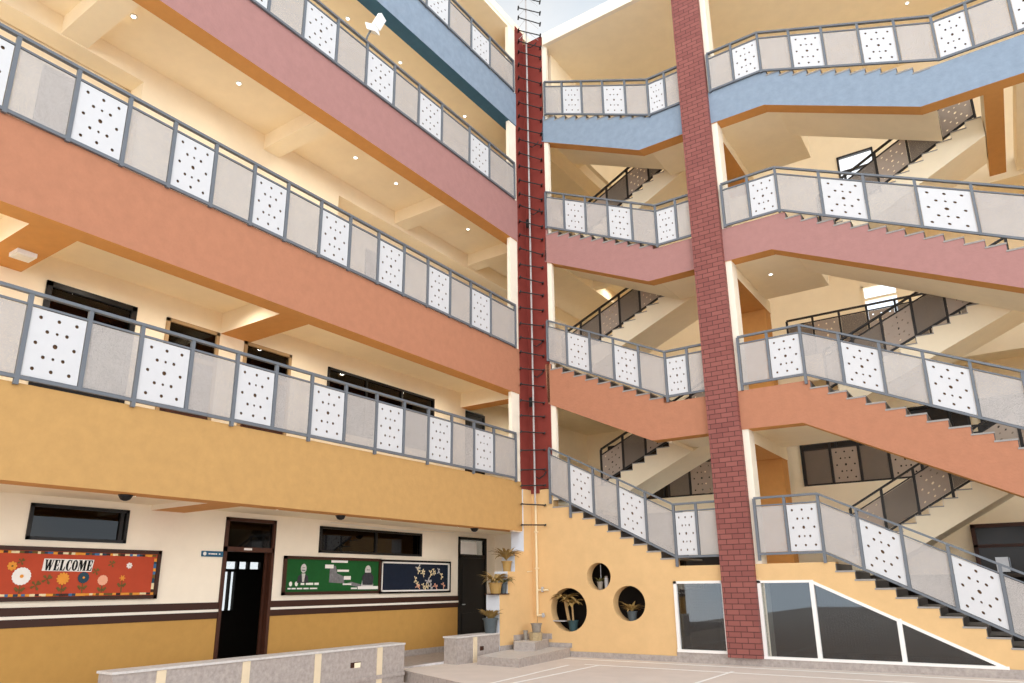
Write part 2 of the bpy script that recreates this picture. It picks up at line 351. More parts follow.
def steps(parent, xa, za, n, tr, ri, y0, y1, sgn=1, m=TREAD, rm=RISER):
    for k in range(n):
        x0 = xa + sgn * k * tr; z = za - (k + 1) * ri
        a, b = sorted((x0, x0 + sgn * tr))
        s = MB().box(a - .015, b + .015, y0, y1, z - .03, z)
        s.box(x0 - .012, x0 + .012, y0 + .02, y1, z, z + ri - .03, 1)
        s.build('step', [m, rm], parent)
def waist(name, pts_top_line, y0, y1, th, m):   # sloping slab under the steps
    (xa, za), (xb, zb) = pts_top_line
    return MB().prism([(xa, y0, za), (xb, y0, zb), (xb, y0, zb - th), (xa, y0, za - th)], (0, y1 - y0, 0)).build(name, m)
# front flights, per level: (left: xa, za, n, tread, riser, bottom line), (right ...)
MIDS = [1.79, 5.13, 8.70, 12.12]; MBOT = [1.48, 4.36, 7.96, 11.32]
LF = [None,
      dict(za=6.52, n=10, bot=[(.5, 5.55), (3.05, 4.36)]),
      dict(za=10.05, n=10, bot=[(.5, 9.19), (3.2, 7.96)]),
      dict(za=13.36, n=10, bot=[(.5, 12.62), (3.19, 11.32)])]
RF = [dict(xa=6.33, n=11, tr=.2965, ri=.149, bot=[(5.9, 1.48), (8.62, .135)], end=None),
      dict(xa=6.30, n=13, tr=.300, ri=.1495, bot=[(6.09, 4.33), (10.3, 2.16)], end=(12.5, 2.5)),
      dict(xa=6.24, n=14, tr=.288, ri=.1435, bot=[(5.9, 7.96), (10.3, 5.88)], end=(12.5, 5.88)),
      dict(xa=6.22, n=11, tr=.2635, ri=.120, bot=[(6.09, 11.30), (8.87, 10.04)], end=(12.5, 10.04))]
FM = [YELLOW, ORANGE, PINK, BLUE]; FN = ['yellow', 'terracotta orange', 'dusty pink', 'pale blue']
for k in range(4):
    z = MIDS[k]; m = FM[k]
    # left bay
    if k:
        d = LF[k]; n = d['n']; ri = (d['za'] - z) / n; xa = .56 + .05; tr = (3.36 - xa) / (n - 1)
        zp = zig(xa, d['za'], n, tr, ri)[:-1]
        o = front_flight('stair_spandrel', [(.56 if k != 1 else .45, d['za'])] + zp + [(4.4, z)], d['bot'] + [(4.4, MBOT[k])], m, SOFFIT,
                         FN[k] + ' stair spandrel left of the brick column')
        steps(o, xa, d['za'], n - 1, tr, ri, -.012, 1.5)
        sl = (d['bot'][1][1] - d['bot'][0][1]) / (d['bot'][1][0] - d['bot'][0][0])
        struct(waist('stair_waist', [(.56, d['za'] - .25), (3.36, z - .25)], .3, 1.55, max(.1, d['za'] - .25 - d['bot'][0][1] - .15), CREAM))
    else:
        steps(wr, 1.03, 3.15, 8, .2925, .150, -.012, 1.5)
        MB().box(.56, 1.045, -.012, 1.5, 3.12, 3.15).build('step', TREAD, wr)
        struct(waist('stair_waist', [(.56, 2.95), (3.36, z - .25)], .26, 1.5, .2, CREAM))
    # right bay
    d = RF[k]; zp = zig(d['xa'], z, d['n'], d['tr'], d['ri'])
    tp = [(4.6, z)] + zp
    if d['end'] and k == 3: tp = tp + [(12.5, zp[-1][1])]
    if k == 0: tp = tp + [(9.95, .14), (9.95, 0.0)]; bot = [(4.6, MBOT[k])] + d['bot'] + [(9.0, .0)]
    elif k == 3: bot = [(4.6, MBOT[k])] + d['bot'] + [d['end']]
    else: tp = tp + [(12.5, zp[-1][1])]; bot = [(4.6, MBOT[k])] + d['bot'] + [d['end']]
    o = front_flight('stair_spandrel', tp, bot, m, SOFFIT if k else YELLOW, FN[k] + ' stair spandrel right of the brick column')
    steps(o, d['xa'], z, d['n'], d['tr'], d['ri'], -.012, 1.5)
    xe = d['xa'] + d['n'] * d['tr']; ze = z - d['n'] * d['ri']
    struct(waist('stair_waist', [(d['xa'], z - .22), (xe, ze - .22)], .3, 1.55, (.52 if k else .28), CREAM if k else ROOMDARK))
    # mid landing and its beam to the back column
    struct(MB().prism([(3.36, .3, z - .05), (6.3, .3, z - .05), (6.3, 1.52, z - .05), (6.45, 1.52, z - .05), (6.45, 2.75, z - .05), (4.0, 2.75, z - .05), (4.0, 1.52, z - .05), (3.36, 1.52, z - .05)], (0, 0, MBOT[k] + .04 - z + .05) if k else (0, 0, -.2)).build('landing_slab', CREAM))
    if k:
        struct(MB().box(4.38, 5.02, .35, 3.1, MBOT[k] - .22, MBOT[k] + .1).build('cross_beam', [CREAM, SOFFIT], down=1))

# ---- brick column and back columns
struct(MB().box(4.31, 4.935, -.13, .12, .135, 17.5).build('brick_column', BRICK), 'rust brick clad column between the stair bays', 'column')
struct(MB().box(4.33, 5.06, .03, .36, .135, 15.8).build('brick_column_core', WHITECOL))
struct(MB().box(4.42, 5.0, 2.65, 3.1, 1.7, 7.9).build('back_column', SOFFIT), 'orange painted column behind the mid landing', 'column')

# ---- stair hall shell: back corridor slabs, back wall, side walls
LV = [3.62, 6.84, 10.8]
for k, z in enumerate(LV):
    struct(MB().box(-2.0, 13, 4.4, 6.52, z - .22, z).build('floor_slab', CREAM))
    struct(MB().box(-.36, 12.9, 4.22, 4.42, z - (1.5 if k == 0 else .62), z + .04).build('corridor_beam', CREAM))
    struct(MB().box(-2.0, .56, .35, 4.2, z - .22, z).build('floor_slab', CREAM))
    struct(MB().box(10.4, 13, .35, 4.2, z - .22 - (.3 if k == 2 else 0), z - (.15 if k == 2 else 0)).build('floor_slab', CREAM))
struct(MB().box(9.86, 10.17, .3, 3.63, 10.04, 10.6).build('cross_beam', [CREAM, SOFFIT], down=1))
bw = plate('wall_back', [(-2.2, 0), (13, 0), (13, 16.2), (-2.2, 16.2)],
           [rect(6.67, 7.54, 8.2, 9.22), rect(6.55, 7.5, 12.3, 13.3)], onY(6.55), .12, CREAM); struct(bw)
struct(MB().box(12.9, 13.05, .35, 6.6, 0, 16.2).build('wall_right_end', CREAM))
struct(MB().box(.5, .62, .4, 6.6, 13.2, 15.9).build('wall_stair_side', CREAM))
struct(MB().box(.5, 13.05, .05, 6.6, 15.55, 15.9).build('roof_right', [CREAM, CREAM])); struct(MB().box(.64, 13.05, -.06, .06, 15.54, 15.9).build('roof_fascia', WHITECOL))
# ground floor room under the stairs
gr = thing('wall_store_room', '', ''); del gr['label']; del gr['category']; struct(gr)
MB().box(3.0, 10.4, 3.2, 3.3, 0, 1.55).build('room_back', ROOMDARK, gr); MB().box(4.3, 12.9, 4.26, 4.36, 0, 2.2).build('room_upper_wall', CREAM, gr); MB().box(-2.0, 4.3, 4.26, 4.36, 0, 2.2).build('room_upper_wall', ROOMDARK, gr)  # left upper part coloured dark to imitate the dim gap behind the landing
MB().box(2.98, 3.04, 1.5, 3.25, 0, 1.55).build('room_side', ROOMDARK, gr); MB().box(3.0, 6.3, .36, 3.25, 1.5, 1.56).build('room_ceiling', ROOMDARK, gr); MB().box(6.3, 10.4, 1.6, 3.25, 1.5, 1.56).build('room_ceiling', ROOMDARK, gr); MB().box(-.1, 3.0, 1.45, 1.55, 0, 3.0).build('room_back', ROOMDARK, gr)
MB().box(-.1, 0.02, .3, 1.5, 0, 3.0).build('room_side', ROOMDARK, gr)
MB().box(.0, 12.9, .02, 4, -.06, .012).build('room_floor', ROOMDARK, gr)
# ================================================================ RAILINGS
PROWS = [(.12, [.17, .5, .83]), (.31, [.32, .5, .68]), (.5, [.15, .5, .85]), (.69, [.32, .5, .68]), (.88, [.17, .5, .83])]
def perf_unit(aspect):
    hs = []
    for v, us in PROWS:
        for u in us:
            r = .036 if (u == .5 and v == .5) else (.022 if (u == .5 and v in (.31, .69)) else .028)
            hs.append(circle(u, v, r / aspect, r, 10))
    return plate2d([(0, 0), (1, 0), (1, 1), (0, 1)], hs, 1.0)
PU = perf_unit(.78)
def rail_run(name, label, pts, kinds, group=None, cat='railing', low=1.02, mid=.145, ext=None, metal=None, white=None, mesh=None, back=0, pw=.05, side=(0, 0), tail=True):
    """pts: (x, y, z of top rail) at each post; kinds: 'w' perforated, 'g' mesh, '.' open; ext: how far each post runs below the bottom rail"""
    metal = metal or STEEL; white = white or WHITEPAN; mesh = mesh or MESH
    P = [Vector(p) for p in pts]
    t = thing(name, label, cat, (P[0].x, P[0].y, P[0].z - low - .1), group)
    tr = MB(); mr = MB(); lr = MB()
    for a, b in zip(P, P[1:]):
        tr.bar(a, b, .04, .06); mr.bar(a - Vector((0, 0, mid)), b - Vector((0, 0, mid)), .026, .03); lr.bar(a - Vector((0, 0, low)), b - Vector((0, 0, low)), .045, .04)
    tr.build('top_rail', metal, t); mr.build('middle_rail', metal, t); lr.build('bottom_rail', metal, t)
    for i, p in enumerate(P):
        e = ext[i] if ext else 0
        d = (P[min(i + 1, len(P) - 1)] - P[max(i - 1, 0)]); d.z = 0; d.normalize(); n = Vector((-d.y, d.x, 0))
        a = d * pw / 2; b = n * .022; z0 = p.z - low - .02 - e; z1 = p.z - .01
        c = [p - a - b, p + a - b, p + a + b, p - a + b]
        MB().hexa([Vector((q.x, q.y, z0)) for q in c] + [Vector((q.x, q.y, z1)) for q in c]).build('post', metal, t)
    for a, b, k in zip(P, P[1:], kinds):
        if k == '.': continue
        L = (b - a).length; d = (b - a) / L; dh = Vector((d.x, d.y, 0)).normalized(); n = Vector((-dh.y, dh.x, 0))
        g = (pw / 2 + .008) / L
        A = a + (b - a) * g; B = a + (b - a) * (1 - g); zt = mid + .022; zl = low - .03
        if k == 'w':
            mb = MB()
            for (u, v, ww) in PU[0]:
                q = A + (B - A) * u; q = Vector((q.x, q.y, q.z - zl + (zl - zt) * v)) + n * ww * .008; mb.v.append(tuple(q))
            mb.f = list(PU[1]); mb.mi = [0] * len(mb.f)
            if back:          # brown mesh backing close behind the perforated sheet
                o_ = n * back * .022; z1_, z2_ = Vector((0, 0, -zl + .01)), Vector((0, 0, -zt - .01)); e_ = (B - A) * .01
                mb.poly([A + e_ + z1_ + o_, B - e_ + z1_ + o_, B - e_ + z2_ + o_, A + e_ + z2_ + o_], 1)
            mb.build('perforated_panel', [white, BACKING], t)
        else:
            up = Vector((0, 0, 1)); mb = MB(); nn = n * .003
            c = [A - up * zl, B - up * zl, B - up * zt, A - up * zt]
            mb.hexa([c[0] - nn, c[1] - nn, c[1] + nn, c[0] + nn, c[3] - nn, c[2] - nn, c[2] + nn, c[3] + nn]).build('mesh_panel', mesh, t)
    return t
G1 = 'balcony railings of the left wing'
Y1 = [-.634, -1.482, -2.194, -2.93, -3.643, -4.329, -5.041, -5.774, -6.505, -7.204, -7.892, -8.609, -9.323, -9.981, -10.653, -11.36, -12.06]
Y2 = [-.59, -1.589, -2.331, -3.045, -3.762, -4.468, -5.17, -5.884, -6.563, -7.265, -7.919, -8.598, -9.258, -9.909, -10.58, -11.28, -11.98, -12.68]
Y3 = [-.55, -1.632, -2.414, -3.414, -4.18, -4.93, -5.709, -6.469, -7.24, -7.966, -8.68, -9.38]
Y4 = [-.53, -1.6, -2.37, -3.23, -4.02, -4.75, -5.5]
def kinds(n, first='g'): return [('g' if (i % 2 == 0) == (first == 'g') else 'w') for i in range(n)]
rail_run('balcony_railing', 'grey railing with white perforated panels above the mustard yellow beam', [(0, y, 4.80) for y in Y1], kinds(len(Y1) - 1), G1, back=-1, ext=[.07 if i % 2 == 0 else .0 for i in range(len(Y1))])
rail_run('balcony_railing', 'grey railing with white perforated panels above the straight orange beam on the left', [(0, y, 7.95) for y in Y2], kinds(len(Y2) - 1), G1, back=-1, low=1.042, ext=[.02] * len(Y2))
rail_run('balcony_railing', 'grey railing with white perforated panels above the straight pink beam on the left', [(0, y, 11.87) for y in Y3], kinds(len(Y3) - 1), G1, back=-1, low=1.0, ext=[0] * len(Y3))
rail_run('balcony_railing', 'grey railing with white perforated panels above the straight blue beam on the left', [(0, y, 15.0) for y in Y4], kinds(len(Y4) - 1), G1, back=-1, low=.91, ext=[.02] * len(Y4))
G2 = 'front railings of the stair bays'
MR = [2.995, 6.235, 9.735, 13.11]      # top rail height over each mid landing
XL = [[.52, 1.03, 1.62, 2.21, 2.82, 3.42, 3.89, 4.4], [.55, 1.08, 1.68, 2.27, 2.87, 3.47, 3.96, 4.45], [.60, 1.13, 1.72, 2.31, 2.91, 3.49, 3.97, 4.45], [.65, 1.18, 1.75, 2.34, 2.94, 3.52, 3.95, 4.42]]
ZS = [4.49, 7.61, 11.09, 14.37]
XR = [[5.04, 5.59, 6.18, 6.79, 7.44, 8.08, 8.74, 9.4, 10.0], [5.04, 5.61, 6.24, 6.9, 7.55, 8.2, 8.86, 9.54, 10.2], [5.02, 5.57, 6.15, 6.96, 7.73, 8.55, 9.38, 10.2, 11], [5.0, 5.54, 6.13, 6.77, 7.40, 8.06, 8.69, 9.30, 9.86, 10.5, 11.1]]
SR = [.511, .463, .472, .397]
NM = ['yellow', 'terracotta orange', 'dusty pink', 'pale blue']
for k in range(4):
    xb = XL[k][5]; zs = ZS[k]; zm = MR[k]; x0 = XL[k][0]
    pts = [(x, -.0, zs + (zm - zs) * (x - x0) / (xb - x0) if x <= xb else zm) for x in XL[k]]
    lw = 1.03 if k == 0 else (.99 if k == 1 else .985)
    rail_run('stair_railing', 'grey stair railing on the %s flight, left of the brick column' % NM[k], [(x, -.03, z) for x, y, z in pts], list('gwgwgwg'), G2, back=1, low=lw, ext=[.22, .3, 0, 0, .0, .17 if k < 2 else .06, 0, 0] if k == 0 else [.02, 0, 0, 0, 0, .1 if k == 1 else .03, 0, 0])
    xb = XR[k][2]; pts = []
    for x in XR[k]:
        if x <= xb: z = zm
        elif k == 3 and x > 9.3: z = zm - SR[k] * (9.3 - xb)
        else: z = zm - SR[k] * (x - xb)
        pts.append((x, -.03, z))
    kk = ['g', 'w'] + [('g' if i % 2 == 0 else 'w') for i in range(len(pts) - 3)]
    if k == 3: kk = ['g', 'w', 'g', 'w', 'g', 'w', 'g', 'w', 'g', 'w']
    rail_run('stair_railing', 'grey stair railing on the %s flight, right of the brick column' % NM[k], pts, kk, G2, back=1, low=lw, ext=[.1 if k < 2 else .02, 0, .17 if k < 2 else .03] + [0] * (len(pts) - 3))

# ---- back flights inside the stair hall, with their own railings
GB = 'back stair flights inside the hall'; GR = 'dark railings of the back flights'
def back_flight(x0, z0, x1, z1, y0, y1, place):
    n = max(3, round((z1 - z0) / .145)); t = (x1 - x0) / n; r = (z1 - z0) / n
    pt = []
    for i in range(n): pt += [(x0 + i * t, z0 + i * r), (x0 + i * t, z0 + (i + 1) * r)]
    pt += [(x1, z1), (x1, z1 - .42)]; pb = [(x0 - .0, z0 - .42)]
    o = plate('stair_flight', pt + [(x1, z1 - .42), (x0, z0 - .36 - .05)][:0] + pb, [], onY((y0 + y1) / 2), y1 - y0, CREAM)
    struct(o, 'cream back stair flight rising to the right, ' + place, 'stair')
    for i in range(n):
        xx = x0 + i * t; z = z0 + (i + 1) * r
        MB().box(xx - .012, xx + t, y0 - .012, y1 - .1, z, z + .02).box(xx - .012, xx + .0, y0 + .01, y1 - .1, z - r, z, 1).build('step', [TREAD, WHITELINE], o)
    m = max(3, round((x1 - x0) / .62)); sl = (z1 - z0) / (x1 - x0)
    px = [x0 + .1 + (x1 - x0 - .2) * i / m for i in range(m + 1)]
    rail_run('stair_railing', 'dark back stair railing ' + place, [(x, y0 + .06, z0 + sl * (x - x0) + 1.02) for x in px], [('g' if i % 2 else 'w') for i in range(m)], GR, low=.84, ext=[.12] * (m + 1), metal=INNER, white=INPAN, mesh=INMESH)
Y0, Y9 = 1.75, 2.95
back_flight(.8, 3.62, 4.0, 5.13, Y0, Y9, 'under the orange front flight, left of the brick column')
back_flight(-.2, 6.84, 4.0, 8.70, Y0, Y9, 'under the pink front flight, left of the brick column')
back_flight(.7, 10.48, 4.0, 12.12, Y0, Y9, 'under the blue front flight, left of the brick column')
back_flight(6.3, 1.79, 9.5, 3.62, Y0, Y9, 'under the orange front flight, right of the brick column')
back_flight(6.2, 5.13, 9.9, 6.84, Y0, Y9, 'under the pink front flight, right of the brick column')
back_flight(6.5, 8.70, 9.84, 10.45, Y0, Y9, 'under the blue front flight, right of the brick column')
# corridor railings far inside
for k, (z, nm) in enumerate(zip(LV, ['first', 'second', 'third'])):
    xs = [5.1 + .62 * i for i in range(9)]
    if k == 2: continue
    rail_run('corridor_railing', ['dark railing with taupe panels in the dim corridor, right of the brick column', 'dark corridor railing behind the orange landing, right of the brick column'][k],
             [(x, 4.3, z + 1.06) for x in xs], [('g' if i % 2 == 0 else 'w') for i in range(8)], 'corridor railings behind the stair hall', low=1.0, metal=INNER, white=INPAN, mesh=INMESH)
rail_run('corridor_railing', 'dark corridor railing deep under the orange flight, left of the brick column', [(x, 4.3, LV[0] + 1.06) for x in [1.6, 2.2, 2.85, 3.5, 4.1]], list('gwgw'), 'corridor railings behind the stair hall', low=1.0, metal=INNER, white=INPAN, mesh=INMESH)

# ================================================================ DOORS AND WINDOWS
def door(n, x, ya, yb, z0, z1, label, transom=None, leaf=True, frame=DOORWOOD, fw=.06, open_leaf=False, leafm=None):
    t = thing('door_%d' % n, label, 'door', (x, (ya + yb) / 2, z0)); t['kind'] = 'structure'
    f = MB().box(x - .06, x + .03, ya, ya + fw, z0, z1).box(x - .06, x + .03, yb - fw, yb, z0, z1).box(x - .06, x + .03, ya, yb, z1 - fw, z1)
    if transom: f.box(x - .06, x + .03, ya, yb, transom - .04, transom + .04)
    f.build('door_frame', frame, t)
    if transom: MB().box(x - .02, x - .01, ya + fw, yb - fw, transom + .04, z1 - fw).build('transom_glass', DARKGLASS, t)
    zt = (transom - .04) if transom else z1 - fw
    if leaf:
        l = MB().box(x - .04, x, ya + fw, yb - fw, z0, zt).build('door_leaf', leafm or DOORWOOD, t)
        MB().box(x, x + .012, ya + fw + .1, yb - fw - .1, z0 + .15, z0 + .8).box(x, x + .012, ya + fw + .1, yb - fw - .1, z0 + 1.0, zt - .12).build('door_panel', leafm or DOORWOOD, l)
        MB().tube([(x + .05, ya + fw + .06, z0 + 1.0), (x + .05, ya + fw + .16, z0 + 1.0)], .012).build('door_handle', METALBOX, l)
    if open_leaf:
        l = MB().box(x - .13, x - .09, yb - .1, yb + .75, z0, zt).build('door_leaf', DOORWOOD, t)
        l['label'] = 'door leaf folded back against the room wall'
    return t
door(1, -2.0, -6.48, -5.46, .04, 2.63, 'dark wood doorway standing open between the two notice boards', transom=2.1, leaf=False, open_leaf=True)
p = MB().box(-1.975, -1.968, -6.1, -5.94, 2.09, 2.125).build('name_plate', PAPER, bpy.data.objects['door_1'])
d2 = door(2, -2.0, -.19, .92, .04, 2.6, 'closed black door beside the stepped yellow wall', transom=2.15, frame=DARK, leafm=DARK)
tag(MB().box(-1.985, -1.975, -.13, .52, 2.2, 2.5).build('paper_notice', PAPER), 'pale paper notice above the black door', 'notice')
door(3, -2.0, -7.95, -6.97, 3.63, 5.8, 'brown framed door on the first floor under the orange beam, nearer the camera', frame=mat('taupe_door_frame', (176, 146, 106)), transom=5.2)
door(4, -2.0, -6.46, -5.41, 3.63, 5.8, 'brown framed door on the first floor just past the orange cross beam', frame=bpy.data.materials['taupe_door_frame'], transom=5.2)
door(5, -2.0, .05, .85, 3.63, 5.76, 'dark door at the far end of the first floor corridor', frame=DARK, leafm=DARK)
door(6, -2.0, -9.78, -8.45, 3.63, 5.8, 'wide black doorway on the first floor at the left edge', frame=DARK, leafm=DARK, transom=5.3, fw=.08)
door(7, -2.44, -10.2, -9.1, 6.85, 9.45, 'dark door in the wall niche of the second floor at the left', frame=DOORWOOD)
door(8, -2.44, -3.2, -2.0, 6.85, 9.1, 'dark door in the wall niche of the second floor', frame=DOORWOOD)
def window_x(n, x, ya, yb, z0, z1, label, mull=(), frame=DARK, glass=DARKGLASS, fw=.045):
    t = thing('window_%d' % n, label, 'window', (x, (ya + yb) / 2, z0)); t['kind'] = 'structure'
    f = MB().box(x - .05, x + .03, ya, ya + fw, z0, z1).box(x - .05, x + .03, yb - fw, yb, z0, z1).box(x - .05, x + .03, ya, yb, z1 - fw, z1).box(x - .05, x + .03, ya, yb, z0, z0 + fw)
    f.build('window_frame', frame, t); es = [ya] + list(mull) + [yb]
    for q in mull: MB().box(x - .04, x + .025, q - .025, q + .025, z0, z1).build('mullion', frame, t)
    for a, b in zip(es, es[1:]): MB().box(x - .012, x - .006, a + .02, b - .02, z0 + .03, z1 - .03).build('pane', glass, t)
    return t
wa = window_x(1, -2.0, *WA, 'long black framed high window above the welcome board', mull=(-8.24,))
wb = window_x(2, -2.0, *WB, 'long black framed two pane high window above the green board', mull=(-2.93,))
window_x(3, -2.0, -4.49, -1.18, 4.5, 5.8, 'wide black window on the first floor below the orange beam', mull=(-3.4, -2.3))
def window_y(n, y, xa, xb, z0, z1, label, mull=(), bars=(), frame=INNER, fw=.05):
    t = thing('window_%d' % n, label, 'window', ((xa + xb) / 2, y, z0)); t['kind'] = 'structure'
    MB().box(xa, xa + fw, y - .05, y + .05, z0, z1).box(xb - fw, xb, y - .05, y + .05, z0, z1).box(xa, xb, y - .05, y + .05, z1 - fw, z1).box(xa, xb, y - .05, y + .05, z0, z0 + fw).build('window_frame', frame, t)
    for q in bars: MB().box(xa, xb, y - .04, y + .04, q - .03, q + .03).build('mullion', frame, t)
    return t
window_y(4, 6.5, 6.67, 7.54, 8.2, 9.22, 'bright back window with a cross bar under the pink spandrel', bars=(8.83,), frame=CREAM)
window_y(5, 6.5, 6.55, 7.5, 12.3, 13.3, 'bright black framed back window under the blue spandrel', bars=(12.8,))
for n_, (xa_, xb_) in enumerate(((-1.2, 1.8), (2.0, 4.2), (4.6, 8.6), (8.8, 12.5))):
    t = thing('window_%d' % (8 + n_), 'wide dark window of the first floor corridor deep inside, ' + ['at the far left', 'left of the brick column', 'right of the brick column', 'at the right edge'][n_], 'window', (xa_, 6.4, 3.7)); t['kind'] = 'structure'
    f = MB().box(xa_, xa_ + .06, 6.36, 6.49, 3.66, 5.7).box(xb_ - .06, xb_, 6.36, 6.49, 3.66, 5.7).box(xa_, xb_, 6.36, 6.49, 5.64, 5.7).box(xa_, xb_, 6.36, 6.49, 3.66, 3.72)
    k = xa_ + .9
    while k < xb_ - .3: f.box(k - .03, k + .03, 6.37, 6.49, 3.66, 5.7); k += .9
    f.build('window_frame', DARK, t); MB().box(xa_ + .04, xb_ - .04, 6.44, 6.46, 3.7, 5.66).build('pane', DARKPANEL, t)
t = thing('window_12', 'wide dark opening low behind the stairs at the right edge', 'window', (9, 4.1, 1.7)); t['kind'] = 'structure'
MB().box(8.28, 8.36, 4.08, 4.2, 1.5, 2.56).box(8.28, 10.6, 4.08, 4.2, 2.5, 2.58).box(8.28, 10.6, 4.08, 4.2, 2.1, 2.16).build('window_frame', DOORWOOD, t); MB().box(8.3, 10.6, 4.14, 4.16, 1.5, 2.55).build('pane', DARKPANEL, t)
# ground floor glazing of the right wing
def pane_poly(t, name, pts, y, m, th=.008): MB().prism([(x, y, z) for x, z in pts], (0, th, 0)).build(name, m, t)
t = thing('window_6', 'square white framed shop window left of the brick column', 'window', (3.8, 0, .19)); t['kind'] = 'structure'
MB().box(3.3, 3.36, -.02, .06, .19, 1.5).box(4.26, 4.31, -.02, .06, .19, 1.5).box(3.3, 4.31, -.02, .06, 1.45, 1.5).box(3.3, 4.31, -.04, .06, .185, .235).build('window_frame', WHITEFRAME, t)
pane_poly(t, 'pane', [(3.35, .23), (4.27, .23), (4.27, 1.46), (3.35, 1.46)], .03, GLASS)
t = thing('window_7', 'white framed glazing under the yellow stair flight right of the brick column', 'window', (6.5, 0, .14)); t['kind'] = 'structure'
fr = MB().box(4.94, 5.0, -.02, .06, .135, 1.5).box(4.94, 5.92, -.02, .06, 1.445, 1.49).box(4.94, 8.62, -.04, .06, .13, .175)
fr.hexa([(5.9, -.02, 1.43), (8.62, -.02, .1), (8.62, .06, .1), (5.9, .06, 1.43), (5.9, -.02, 1.485), (8.62, -.02, .155), (8.62, .06, .155), (5.9, .06, 1.485)]).build('window_frame', WHITEFRAME, t)
MB().box(5.86, 5.93, -.025, .065, .14, 1.48).build('mullion', WHITEFRAME, t); MB().box(7.17, 7.24, -.025, .065, .14, .85).build('mullion', WHITEFRAME, t)
pane_poly(t, 'pane', [(4.99, .17), (5.87, .17), (5.87, 1.45), (4.99, 1.45)], .03, GLASS)
pane_poly(t, 'pane', [(5.92, .17), (7.18, .17), (7.18, .81), (5.92, 1.42)], .03, GLASS)
pane_poly(t, 'pane', [(7.23, .17), (8.5, .17), (7.23, .78)], .03, GLASS)
for a, b in ((4.99, 5.87), (5.92, 8.3)):      # wire grille behind the panes
    g = MB()
    k = a
    while k < b:
        zt = 1.45 if k < 5.9 else max(.2, 1.42 - .489 * (k - 5.92)); g.box(k - .003, k + .003, .075, .081, .17, zt); k += .05
    z = .2
    while z < 1.43:
        xe = b if a < 5.9 else min(b, 5.92 + (1.42 - z) / .489); g.box(a, xe, .082, .088, z - .003, z + .003); z += .05
    if a > 5: g.build('wire_grille', INNER, t)
g = MB(); k = 3.36
while k < 4.27: g.box(k - .0025, k + .0025, .075, .08, .23, 1.46); k += .05
z = .25
while z < 1.45: g.box(3.36, 4.27, .081, .086, z - .0025, z + .0025); z += .05
g.build('wire_grille', INNER, bpy.data.objects['window_6'])

# ================================================================ PIPE LADDER IN THE CORNER
t = thing('pipe_bracket_run', 'tall grey pipe with black bracket rods up the rust red inner corner', 'pipe', (.2, -.2, 2.6))
MB().tube([(.2, -.17, 3.2), (.2, -.17, 17.6)], .022, 8).build('pipe', CABLE, t)
zr = [17.3, 16.91, 16.56, 16.15, 15.77, 15.43, 15.03, 14.59, 14.2, 13.8, 13.4, 13.0, 12.66, 12.24, 11.88, 11.46, 11.05, 10.7, 10.27, 9.9, 9.5, 9.1, 8.72, 8.36, 7.95, 7.54, 7.17, 6.79, 6.4, 6.0, 5.6, 5.25, 4.86, 4.44, 3.99, 3.63, 3.2, 2.75]
for i, z in enumerate(zr):
    j = random.uniform(-.02, .02); f = (z - 3) / 13; a = Vector((.0, -.44 + .17 * f, z + j)); b = Vector((.34 + .19 * f, .0, z - j - .3 * max(0, (z - 4.5) / 12.4))); n = Vector((.05, -.06, 0))
    r = MB().tube([a + n, b + n], .015, 6)
    r.tube([a, a + n * 1.7], .022, 6).tube([b, b + n * 1.7], .022, 6)
    r.build('bracket_rod', BLACKIRON, t)
for i in (4, 12, 17, 26, 28, 34):
    c = Vector((.3, -.14, zr[i] - .17)); MB().tube([c + Vector((-.08, 0, .02)), c + Vector((0, 0, -.03)), c + Vector((.1, .06, .05)), c + Vector((.13, .1, .14))], .014, 6).build('hook', BLACKIRON, t)
for i in (18, 30): MB().box(.1, .17, -.2, -.13, zr[i] - .1, zr[i] + .12).build('clamp_box', BLACKIRON, t)
for dx, dy in ((.0, -.33), (.46, -.02)):
    m = MB()
    for i in range(len(zr) - 5, -1, -1):
        if i < 4: m.tube([(dx + .05, dy - .03, zr[i + 1]), (.2, -.17, zr[i])], .006, 4)
    m.build('stay_wire', CABLE, t)
t = thing('water_pipe', 'cream water pipe down the yellow inner corner, branching towards the left round hole', 'pipe', (.13, -.05, .8))
MB().tube([(.13, -.05, 3.3), (.13, -.05, .82)], .026, 8).build('riser_pipe', PVC, t); MB().tube([(.13, -.05, 1.35), (.42, -.05, 1.35)], .02, 8).build('branch_pipe', PVC, t)
MB().tube([(.13, -.05, .82), (.3, -.07, .82)], .026, 8).build('outlet', PVC, t); MB().tube([(.285, -.07, .78), (.285, -.07, .87)], .03, 8).tube([(.3, -.07, .82), (.33, -.09, .82)], .02, 8).build('tap', METALBOX, t)
MB().box(.255, .285, -.08, -.02, 1.31, 1.42).build('valve', METALBOX, t); MB().tube([(-.0, -.25, 1.74), (-.0, -.05, 1.76)], .012, 6).build('stub_pipe', PVC, t)
for z in (2.6, 1.8): MB().box(.1, .16, -.085, -.0, z, z + .03).build('clip', PVC, t)

